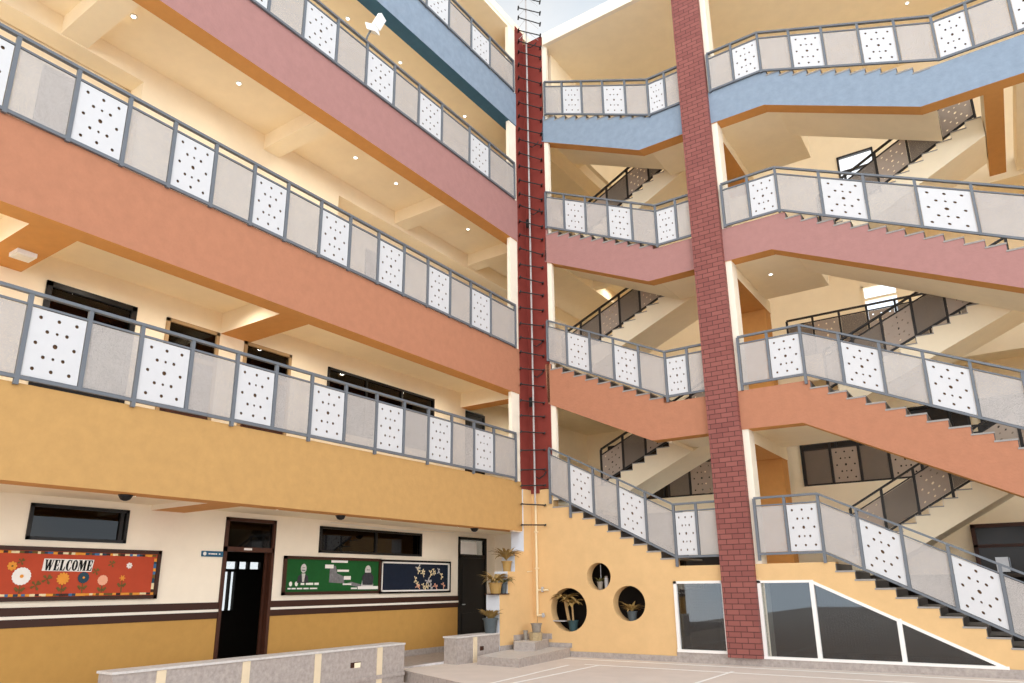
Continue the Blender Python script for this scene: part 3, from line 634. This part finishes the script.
# ================================================================ BOARDS AND SIGNS ON THE LEFT WALL
X0 = -1.985
def pl(pts, m, name, parent, x, th=.008):     # small flat piece pinned on a board, drawn in (y, z)
    return MB().prism([(x, a, b) for a, b in pts], (th, 0, 0)).build(name, m, parent)
def boardframe(t, ya, yb, z0, z1, m, fw=.055, x=X0):
    MB().box(x, x + .045, ya, yb, z0, z0 + fw).box(x, x + .045, ya, yb, z1 - fw, z1).box(x, x + .045, ya, ya + fw, z0, z1).box(x, x + .045, yb - fw, yb, z0, z1).build('frame', m, t)
t = thing('notice_board', 'brick red notice board reading WELCOME, with paper flowers and a dark frame', 'notice board', (X0, -9.1, 1.32))
YA, YB, ZA, ZB = -10.75, -7.575, 1.318, 2.03
boardframe(t, YA, YB, ZA, ZB, BROWN)
MB().box(X0, X0 + .02, YA + .05, YB - .05, ZA + .05, ZB - .05).build('backing', REDBOARD, t)
cols = [C_OR, C_CR, C_BL, C_OL, C_DK, C_OR, C_CR, BROWN]
y = YA + .06; i = 0
for zz in (ZA + .058, ZB - .098):
    y = YA + .06; mbs = {}
    while y < YB - .1:
        wd = random.uniform(.03, .07); c = random.choice(cols); mbs.setdefault(c.name, MB()).box(X0 + .02, X0 + .026, y, y + wd, zz + random.uniform(0, .008), zz + .035); y += wd + .003
    for nme, mb in mbs.items(): mb.build('border_strip', bpy.data.materials[nme], t)
mbs = {}; z = ZA + .1
while z < ZB - .13:
    h = random.uniform(.03, .07); c = random.choice(cols); mbs.setdefault(c.name, MB()).box(X0 + .02, X0 + .026, YB - .1, YB - .06, z, z + h); z += h
for nme, mb in mbs.items(): mb.build('border_strip', bpy.data.materials[nme], t)
def flower(y, z, r, n, m, mc, x=X0 + .022, stem=None, pet=.55, name='paper_flower'):
    b = MB()
    for k in range(n):
        a = 2 * math.pi * k / n; c = (y + math.cos(a) * r * .62, z + math.sin(a) * r * .62)
        ux, uz = math.cos(a), math.sin(a); w_ = r * pet * .6
        pts = [(c[0] + ux * r * .4 * math.cos(q) - uz * w_ * math.sin(q), c[1] + uz * r * .4 * math.cos(q) + ux * w_ * math.sin(q)) for q in [2 * math.pi * j / 8 for j in range(8)]]
        b.prism([(x + .001 * (k % 3), p[0], p[1]) for p in pts], (.006, 0, 0))
    b.prism([(x, y + r * .5 * math.cos(q), z + r * .5 * math.sin(q)) for q in [2 * math.pi * j / 10 for j in range(10)]], (.009, 0, 0))
    o = b.build(name, m, t)
    MB().prism([(x + .009, y + r * .2 * math.cos(q), z + r * .2 * math.sin(q)) for q in [2 * math.pi * j / 8 for j in range(8)]], (.006, 0, 0)).build('flower_centre', mc, o)
    if stem:
        s = MB(); s.prism([(x, y - .006, z - r), (x, y + .008, z - r), (x, y + stem * .3 + .008, stem_z), (x, y + stem * .3 - .006, stem_z)], (.004, 0, 0))
        for sg in (-1, 1): s.prism([(x, y, z - r - .06), (x, y + sg * .05, z - r - .02), (x, y + sg * .07, z - r - .04), (x, y + sg * .03, z - r - .09)], (.004, 0, 0))
        s.build('flower_stem', C_OL, o)
stem_z = ZA + .1
flower(-9.60, 1.77, .06, 8, C_OR, C_OL, pet=.5); flower(-9.47, 1.64, .115, 18, PAPER, C_OR, stem=.01); flower(-8.95, 1.61, .085, 12, C_OR, C_OR, stem=.01, pet=.35)
flower(-8.68, 1.625, .078, 14, C_DK, C_OR, stem=.01); flower(-8.41, 1.59, .072, 12, C_PK, C_PK, stem=.01); flower(-8.13, 1.62, .045, 6, C_OR, C_OR, stem=.01, pet=.3); flower(-8.05, 1.80, .045, 7, PAPER, SKINGREY, pet=.5)
for (y, z, s) in ((-9.15, 1.60, .06), (-8.52, 1.71, .045), (-8.31, 1.82, .045), (-9.5, 1.83, .04), (-9.28, 1.52, .06)):
    b = MB()
    for a in (.5, 1.1, 2.3, 3.6, 5.2): b.prism([(X0 + .022, y, z), (X0 + .022, y + s * math.cos(a - .3), z + s * math.sin(a - .3)), (X0 + .022, y + 1.25 * s * math.cos(a), z + 1.25 * s * math.sin(a)), (X0 + .022, y + s * math.cos(a + .3), z + s * math.sin(a + .3))], (.004, 0, 0))
    b.build('paper_butterfly', C_OL, t)
# WELCOME in slanted fat letters on a white strip
LT = {'W': [[(0, 1), (.36, 1), (.36, .94), (.3, .94), (.36, .35), (.52, .94), (.46, .94), (.46, 1), (.78, 1), (.78, .94), (.72, .94), (.78, .35), (.93, .94), (.86, .94), (.86, 1), (1.06, 1), (1.06, .94), (1.0, .94), (.76, 0), (.62, 0), (.56, .5), (.42, 0), (.27, 0), (.08, .94), (0, .94)]],
      'E': [[(0, 0), (.62, 0), (.64, .32), (.58, .32), (.5, .08), (.32, .08), (.32, .46), (.44, .46), (.46, .36), (.5, .36), (.5, .66), (.46, .66), (.44, .54), (.32, .54), (.32, .92), (.48, .92), (.56, .7), (.62, .7), (.6, 1), (0, 1), (0, .94), (.07, .94), (.07, .06), (0, .06)]],
      'L': [[(0, 0), (.6, 0), (.63, .36), (.57, .36), (.48, .08), (.32, .08), (.32, .94), (.4, .94), (.4, 1), (0, 1), (0, .94), (.07, .94), (.07, .06), (0, .06)]],
      'C': [[(.34, -.02), (.56, .02), (.64, .3), (.58, .32), (.5, .1), (.4, .05), (.31, .15), (.28, .5), (.31, .85), (.4, .95), (.5, .9), (.57, .68), (.63, .68), (.61, 1), (.56, 1), (.53, .95), (.36, 1.02), (.18, .95), (.06, .75), (.02, .5), (.06, .25), (.18, .06)]],
      'O': [[(.36, -.02), (.54, .06), (.66, .25), (.7, .5), (.66, .75), (.54, .94), (.36, 1.02), (.18, .94), (.06, .75), (.02, .5), (.06, .25), (.18, .06)], [(.36, .06), (.28, .2), (.26, .5), (.28, .8), (.36, .94), (.44, .8), (.46, .5), (.44, .2)]],
      'M': [[(0, 0), (.22, 0), (.22, .06), (.15, .06), (.15, .72), (.38, 0), (.46, 0), (.68, .75), (.68, .06), (.61, .06), (.61, 0), (1.0, 0), (1.0, .06), (.93, .06), (.93, .94), (1.0, .94), (1.0, 1), (.68, 1), (.53, .45), (.36, 1), (0, 1), (0, .94), (.08, .94), (.08, .06), (0, .06)]]}
LW = {'W': 1.08, 'E': .68, 'L': .66, 'C': .68, 'O': .74, 'M': 1.04}
st = MB().prism([(X0 + .021, -9.235, 1.712), (X0 + .021, -8.585, 1.705), (X0 + .021, -8.565, 1.872), (X0 + .021, -9.225, 1.875)], (.004, 0, 0)).build('lettering_strip', PAPER, t)
cx = 0; sc = .63 / (sum(LW[c] for c in 'WELCOME') - .04 + 6 * .03)
for ch in 'WELCOME':
    loops = LT[ch]; hh = .145
    tf = lambda u, v, w_, cx=cx: (X0 + .028 + w_, -9.222 + (cx + u) * sc + v * .012, 1.718 + v * hh)
    plate('letter', loops[0], loops[1:], tf, .004, INK, st)
    cx += LW[ch] + .03
t = thing('notice_board', 'green notice board with grey portrait cutouts and white captions in a dark frame', 'notice board', (X0, -4.0, 1.33))
boardframe(t, -5.245, -2.80, 1.33, 2.02, BROWN); MB().box(X0, X0 + .02, -5.2, -2.83, 1.37, 1.98).build('backing', GREENBOARD, t)
def portrait(y, z, s, dark, beard):
    sh = pl([(y - .62 * s, z - .9 * s), (y + .62 * s, z - .9 * s), (y + .5 * s, z - .35 * s), (y + .15 * s, z - .15 * s), (y - .15 * s, z - .15 * s), (y - .5 * s, z - .35 * s)], dark, 'portrait_cutout', t, X0 + .021, .006)
    pl(circle(y, z + .28 * s, .29 * s, .37 * s, 16), SKINGREY, 'portrait_head', sh, X0 + .027, .004)
    pl(circle(y, z + (.0 if beard else .12) * s, .2 * s, (.34 if beard else .06) * s, 12), GREYPAPER if not beard else dark, 'portrait_beard', sh, X0 + .031, .002)
    pl([(y - .14 * s, z + .36 * s), (y + .14 * s, z + .36 * s), (y + .14 * s, z + .3 * s), (y - .14 * s, z + .3 * s)], GREYPAPER, 'portrait_glasses', sh, X0 + .031, .002)
portrait(-4.80, 1.74, .22, SUIT, False); portrait(-3.16, 1.70, .28, SKINGREY, True)
pl([(-4.84, 1.71), (-4.76, 1.71), (-4.78, 1.56), (-4.82, 1.56)], SKINGREY, 'portrait_scarf', t, X0 + .032, .003)
pl([(-3.3, 1.5), (-3.02, 1.5), (-3.0, 1.66), (-3.08, 1.74), (-3.24, 1.74), (-3.32, 1.66)], SUIT, 'portrait_jacket', t, X0 + .033, .003)
pl([(-4.17, 1.55), (-3.78, 1.53), (-3.8, 1.66), (-3.98, 1.72), (-4.02, 1.86), (-4.16, 1.86)], GREYPAPER, 'print_cutout', t, X0 + .021, .005)
pl([(-3.78, 1.52), (-3.3, 1.44), (-3.3, 1.5), (-3.6, 1.56)], GREYPAPER, 'print_cutout', t, X0 + .021, .005)
for (a, b, c, d) in ((-4.14, -3.72, 1.92, 1.965), (-4.29, -4.08, 1.81, 1.88), (-3.98, -3.68, 1.75, 1.79), (-3.8, -3.62, 1.6, 1.67), (-3.82, -3.6, 1.5, 1.53), (-3.6, -3.44, 1.42, 1.45), (-3.42, -2.86, 1.415, 1.475)):
    pl(rect(a, b, c, d), PAPER, 'caption_strip', t, X0 + .026, .004)
b = MB()      # two rows of small white captions, too fine to read
for k in range(2): b.prism([(X0 + .022, p, q) for p, q in circle(-5.07 + k * .13, 1.525, .035, .042, 10)], (.003, 0, 0))
for a, wd in ((-4.84, .08), (-4.72, .17), (-4.52, .1)): b.box(X0 + .021, X0 + .025, a, a + wd, 1.505, 1.545)
for a, wd in ((-5.13, .07), (-5.04, .09), (-4.92, .12), (-4.77, .12), (-4.62, .17)): b.box(X0 + .021, X0 + .025, a, a + wd, 1.43, 1.455)
b.build('caption_lines', PAPER, t)
t = thing('notice_board', 'navy notice board pinned with pale butterflies, in a white and dark frame', 'notice board', (X0, -1.68, 1.33))
boardframe(t, -2.80, -.52, 1.32, 2.01, DARK, .04); boardframe(t, -2.78, -.575, 1.36, 1.965, PAPER, .03, X0 + .004); MB().box(X0, X0 + .02, -2.76, -.6, 1.39, 1.94).build('backing', NAVYBOARD, t)
for k in range(20):
    y = -1.72 + 1.06 * random.random(); z = 1.44 + .44 * random.random(); s = .045 + .02 * random.random(); a0 = random.random() * 3; b = MB()
    for sg in (-1, 1):
        for a, l in ((.5, 1.2), (-.5, .9)):
            pts = [(0, 0), (sg * s * l, s * (a + .35)), (sg * s * l * 1.1, s * (a - .1)), (sg * s * .5, s * (a - .45))]
            b.prism([(X0 + .022, y + p * math.cos(a0) - q * math.sin(a0), z + p * math.sin(a0) + q * math.cos(a0)) for p, q in pts], (.004, 0, 0))
    b.build('paper_butterfly', random.choice([C_CR, C_CR, C_CR, C_PK, SKINGREY]), t)
t = thing('room_sign', 'small blue room sign on the cream wall left of the open doorway', 'sign', (-1.99, -6.68, 2.0))
MB().box(-1.994, -1.975, -6.88, -6.49, 1.965, 2.055).build('sign_plate', SIGNBLUE, t)
pl(circle(-6.83, 2.01, .03, .03, 12), PAPER, 'sign_roundel', t, -1.974, .003)
b = MB(); 
for a, wd in ((-6.76, .035), (-6.715, .07), (-6.635, .03), (-6.57, .025)): b.box(-1.975, -1.972, a, a + wd, 2.0, 2.02)
b.build('sign_text', PAPER, t)

# ================================================================ PLANTERS, STEPS, POTS
def planter(label, ya, yb, z1, strips, slot, x0=-.32, x1=0, zb=-.18):
    t = thing('planter_wall', label, 'planter', (x0, (ya + yb) / 2, zb))
    MB().box(x0, x1, ya, yb, zb, z1 - .03).build('stone_cladding', STONE, t)
    MB().box(x0 - .02, x1 + .02, ya - .02, yb + .0, z1 - .03, z1).build('coping', STONETOP, t)
    for y in strips: MB().box(x1 - .01, x1 + .012, y - .06, y + .06, zb, z1 - .035).build('cream_strip', STRIP, t)
    if slot: MB().box(x1 - .03, x1 + .004, slot - .12, slot + (.1 if zb < 0 else 0), z1 - .30, z1 - .22).build('drain_slot', BROWN, t)
    if slot and zb < 0: MB().box(x1, x1 + .008, slot - .04, slot + .09, z1 - .305, z1 - .23).build('drain_pipe_end', CREAM, t)
    if zb < -.1: MB().box(x1 - .01, x1 + .02, ya, yb, 0, .06).build('base_moulding', STONE, t)
    return t
planter('long low grey granite planter wall with cream strips in front of the notice boards', -9.12, -4.13, .52, [-8.52, -7.3, -6.04, -4.73], -5.25)
planter('short grey granite planter wall in front of the black door carrying a blue grey pot', -2.68, -1.32, .53, [-2.13], -1.85, zb=0)
s1 = MB().prism([(.30, -2.45, .0), (1.3, -2.54, .0), (.92, -.04, .0), (.03, -.04, .0), (.03, -1.28, .0)], (0, 0, .18)).build('step_platform', [STONE, STONETOP]); tag(s1, 'wide low grey granite platform in the inner corner', 'step')
for f in s1.data.polygons:
    if f.normal.z > .8: f.material_index = 1
s2 = MB().prism([(.2, -1.08, .18), (.68, -1.03, .18), (.4, -.05, .18), (.06, -.05, .18), (.06, -.9, .18)], (0, 0, .16)).build('step_block', [STONE, STONETOP]); tag(s2, 'small upper granite block on the corner platform, under two stacked pots', 'step')
for f in s2.data.polygons:
    if f.normal.z > .8: f.material_index = 1
sk = MB().box(.0, .02, -1.3, -.0, .18, .27).box(.0, .03, -.8, 0, .34, .45).box(0, .46, -.03, 0, .34, .45).box(0, .95, -.02, 0, .18, .27).build('corner_skirting', STONE); struct(sk)
def pot(t, c, r, h, m, rim=True):
    c = Vector(c); pr = [(r * .74, 0), (r * .8, h * .3), (r * .95, h * .88)]
    pr += [(r * 1.06, h * .88), (r * 1.08, h), (r * .93, h), (r * .9, h * .86)] if rim else [(r, h), (r * .9, h), (r * .88, h * .86)]
    MB().lathe(c, pr, 20).build('pot', m, t, smooth=False)
    MB().lathe(c + Vector((0, 0, h * .82)), [(r * .88, 0), (r * .6, .012)], 16).build('soil', SOIL, t)
def leaf(b, base, d, L, wd, droop, seg=5):
    base = Vector(base); d = Vector(d).normalized(); s = d.cross(Vector((0, 0, 1)));
    if s.length < 1e-3: s = Vector((1, 0, 0))
    s.normalize(); p = base; ring = []
    dd = d.copy(); i0 = len(b.v)
    for k in range(seg + 1):
        f = k / seg; ww = wd * (math.sin(math.pi * min(1, .12 + f * .88)) ** .8) * .5 + .002
        fold = Vector((0, 0, ww * .35))
        b.v += [tuple(p - s * ww + fold), tuple(p), tuple(p + s * ww + fold)]
        p = p + dd * L / seg; dd = (dd + Vector((0, 0, -droop / seg))).normalized()
    for k in range(seg):
        q = i0 + 3 * k
        b.f += [(q, q + 1, q + 4, q + 3), (q + 1, q + 2, q + 5, q + 4)]; b.mi += [0, 0]
def rosette(t, c, n, L, wd, m, up=.5, droop=1.2, spread=1.0):
    b = MB()
    for k in range(n):
        a = 2.4 * k + random.random() * .4; e = up + (1 - k / n) * -.2 + random.uniform(-.3, .5)
        leaf(b, c, (math.cos(a) * spread, math.sin(a) * spread, e), L * random.uniform(.75, 1.1), wd, droop * random.uniform(.6, 1.2))
    o = b.build('foliage', m, t); return o
# 1 pot on the planter
t = thing('potted_plant', 'blue grey pot with a low bushy plant standing on the short planter wall', 'potted plant', (-.1, -1.48, .53))
pot(t, (-.1, -1.48, .53), .155, .29, POTBLUE); rosette(t, (-.1, -1.48, .76), 30, .36, .08, LEAF, 1.5, 1.1)
# wall shelf and pots in the stepped opening
sh = tag(MB().box(-.26, .03, -1.47, -.98, 1.275, 1.297).build('wall_shelf', BROWN), 'small dark shelf in the stepped wall opening under two potted plants', 'shelf')
t = thing('potted_plant', 'yellow pot with a spiky drooping plant on the small shelf', 'potted plant', (-.12, -1.27, 1.297)); pot(t, (-.12, -1.27, 1.297), .14, .22, POTYEL); rosette(t, (-.12, -1.27, 1.5), 30, .46, .06, LEAF, 1.1, 1.7)
t = thing('potted_plant', 'blue grey pot with drooping leaves at the back of the small shelf', 'potted plant', (-.06, -1.06, 1.297)); pot(t, (-.06, -1.06, 1.297), .075, .22, POTBLUE); rosette(t, (-.06, -1.06, 1.5), 20, .34, .055, LEAFG, .9, 1.9)
t = thing('potted_plant', 'topmost yellow pot with long arching leaves in the stepped wall opening', 'potted plant', (-.1, -.88, 1.745)); pot(t, (-.1, -.88, 1.745), .11, .22, POTYEL); rosette(t, (-.1, -.9, 1.98), 32, .46, .065, LEAF, 1.3, 1.5)
# hole pots
t = thing('potted_plant', 'two stemmed palm like plant in a teal pot in the large left round hole', 'potted plant', (.925, .12, .497)); pot(t, (.925, .12, .499), .115, .226, POTTEAL)
for q, (dx, hh) in enumerate(((-.15, .44), (.02, .34))):
    MB().tube([(.915 + dx * .6, .12, .69), (.915 + dx, .08, .69 + hh)], .036 if q == 0 else .022, 8).build('stem', TRUNK, t)
    rosette(t, (.915 + dx, .08, .69 + hh), 16, .38 - .06 * q, .12, LEAF, .9, 1.7)
tag(MB().box(.5, .80, -.02, .2, .70, .72).build('ledge_plate', METALBOX), 'thin pale ledge across the large left round hole', 'shelf')
t = thing('potted_plant', 'blue grey pot with a spiky rosette in the right round hole', 'potted plant', (2.315, .12, .732)); pot(t, (2.315, .12, .734), .105, .19, POTBLUE); rosette(t, (2.315, .12, .91), 24, .32, .05, LEAF, 1.0, 1.1)
t = thing('potted_plant', 'small cement pot with a dark plant in the upper round hole', 'potted plant', (1.6, .14, 1.35)); pot(t, (1.6, .14, 1.348), .066, .165, POTGREY); rosette(t, (1.6, .14, 1.5), 14, .17, .03, LEAFG, .9, .8)
MB().tube([(1.625, .14, 1.48), (1.625, .14, 1.86)], .007, 6).build('stake', METALBOX, t)
t = thing('plastic_jar', 'pale grey jar beside the small pot in the upper round hole', 'jar', (1.75, .14, 1.37)); MB().lathe((1.75, .14, 1.37), [(.04, 0), (.042, .2), (.03, .225)], 12).build('jar_body', METALBOX, t); MB().lathe((1.75, .14, 1.595), [(.033, 0), (.033, .03)], 12).build('lid', POTGREY, t)
# corner pots
t = thing('stone_trough', 'rough buff stone tub on the upper corner block', 'tub', (.36, -.5, .34)); MB().lathe((.36, -.5, .34), [(.135, 0), (.14, .08), (.15, .16), (.12, .16), (.11, .1)], 9).build('tub_body', TROUGH, t); MB().lathe((.36, -.5, .445), [(.11, 0), (.08, .01)], 9).build('soil', SOIL, t)
t = thing('flower_pot', 'grey cement pot stacked on the buff stone tub in the corner', 'pot', (.37, -.48, .5)); pot(t, (.37, -.48, .5), .115, .18, POTGREY); MB().tube([(.38, -.48, .63), (.4, -.48, .74), (.39, -.46, .82)], .008, 5).build('dry_stem', TRUNK, t)
t = thing('flower_pot', 'small grey pot on the corner block, left of the stone tub', 'pot', (.17, -.6, .34)); pot(t, (.17, -.6, .34), .05, .2, POTGREY)

# ================================================================ LAMPS AND SMALL FIXTURES
def downlight(x, y, z, label, g, power=13):
    t = thing('ceiling_downlight', label, 'downlight', (x, y, z), g)
    MB().lathe((x, y, z - .012), [(.045, 0), (.058, .004), (.058, .012)], 16).build('trim_ring', LAMPWHITE, t); MB().lathe((x, y, z - .016), [(.033, 0), (.033, .006)], 14).build('lens', LENS, t)
    l = bpy.data.lights.new('downlight_bulb', 'SPOT'); l.energy = power; l.shadow_soft_size = .05; l.spot_size = math.radians(165); l.spot_blend = .6; l.color = (1, .93, .82)
    lo = bpy.data.objects.new('downlight_bulb', l); C.objects.link(lo); lo.location = (x, y, z - .03)
for y, s in ((-9.58, 'nearest the left edge'), (-7.68, 'second from the left edge'), (-5.87, 'third from the left edge'), (-4.87, 'fourth from the left edge'), (-3.65, 'just before the cross beam'), (-1.04, 'nearest the inner corner')):
    downlight(-1.1, y, 10.14, 'small round ceiling downlight under the pink beam, ' + s, 'downlights under the pink beam')
for y, s in ((-5.26, 'beside the white floodlight'), (-3.6, 'middle one'), (-1.14, 'nearest the inner corner')):
    downlight(-1.16, y, 13.42, 'small round ceiling downlight under the blue beam, ' + s, 'downlights under the blue beam')
downlight(5.55, 1.2, 7.95, 'small round downlight on the soffit of the pink mid landing', 'downlights on the stair soffits')
downlight(8.98, 4.03, 15.55, 'small round ceiling downlight high above the blue stair at the upper right', 'downlights on the stair soffits')
for y in (-11.6, -9.0, -7.5, -5.4, -3.2, -1.2, 2.0):  # lamps out of view, added to brighten the first floor corridor
    downlight(-1.0, y, 6.18, 'small round ceiling downlight tucked behind the orange beam', 'downlights behind the orange beam', 30)
for y in (-11.0, -8.6, -6.2, -3.8, -1.4):  # unseen lamps added to lift the ground floor corridor
    downlight(-1.0, y, 2.72, 'small round ceiling downlight tucked behind the mustard yellow beam', 'downlights behind the mustard beam', 9)
for k, z in enumerate((3.4, 6.62, 10.58)):  # hidden lamps added as fill light for the hall corridors
    for x in (.0, 2.6, 5.4, 8.2, 11.0):
        downlight(x, 5.1, z, 'small round ceiling downlight tucked behind a corridor beam of the stair hall', 'downlights of the stair hall corridors', 26 if k else 12)
for z in (6.62, 10.58):  # unseen lamps added to throw more light into the stair bays
    for x in (-.5, 11.3):
        downlight(x, 1.4, z, 'small round ceiling downlight over a stair landing at the end of the bays', 'downlights over the stair landings', 60)
t = thing('floodlight', 'white floodlight on a short arm above the pink balcony railing', 'lamp', (.0, -5.76, 11.86))
def obox(b, c, ax, ay, az, m=0):
    c = Vector(c); return b.hexa([c - ax - ay - az, c + ax - ay - az, c + ax + ay - az, c - ax + ay - az, c - ax - ay + az, c + ax - ay + az, c + ax + ay + az, c - ax + ay + az], m)
MB().tube([(0, -5.76, 11.86), (.05, -5.76, 11.98), (.1, -5.74, 12.08)], .02, 8).build('arm', STEEL, t)
obox(MB(), (.12, -5.71, 12.14), Vector((.06, .05, -.02)), Vector((-.03, .1, .03)), Vector((.0, -.03, .06))).build('driver_box', LAMPWHITE, t)
obox(MB(), (.16, -5.58, 12.38), Vector((.03, .02, .0)), Vector((-.02, .085, -.02)), Vector((.02, .06, .16))).build('lamp_head', LAMPWHITE, t)
t = thing('emergency_light', 'white box light on the orange cross beam at the left edge', 'lamp', (-1.35, -10.37, 5.8)); MB().box(-1.45, -1.2, -10.48, -10.24, 5.74, 5.8).build('case', LAMPWHITE, t); MB().box(-1.42, -1.23, -10.45, -10.27, 5.733, 5.74).build('diffuser', PAPER, t)
for y, s in ((-9.1, 'near the long window'), (-5.47, 'right of the open doorway'), (-1.77, 'near the black door')):
    t = thing('dome_camera', 'small black dome under the mustard beam ' + s, 'camera', (-.5, y, 2.62), 'black domes under the mustard beam')
    MB().lathe((-.3, y, 2.545), [(.02, 0), (.055, .015), (.075, .045), (.08, .08)], 18).build('dome', BLACKIRON, t, smooth=True); MB().lathe((-.3, y, 2.607), [(.088, 0), (.088, .013)], 18).build('mount_plate', DARK, t)
t = thing('wall_box', 'small grey metal box fixed behind the lowest railing at the right edge', 'box', (9.2, .9, 1.9)); MB().box(8.68, 8.86, 1.0, 1.14, 1.58, 1.82).build('case', METALBOX, t); MB().box(8.87, 8.885, 1.0, 1.14, 1.6, 1.81).build('side_flap', STEEL, t); MB().box(8.74, 8.8, 1.04, 1.1, .5, 1.58).build('stand', INNER, t)
t = thing('ceiling_conduit', 'thin white conduit pipe on the cream wall near the black door', 'pipe', (-1.98, -2.6, 2.66)); MB().tube([(-1.97, -4.2, 2.68), (-1.97, -2.4, 2.64), (-1.97, -.4, 2.68)], .012, 6).build('conduit', WHITELINE, t)
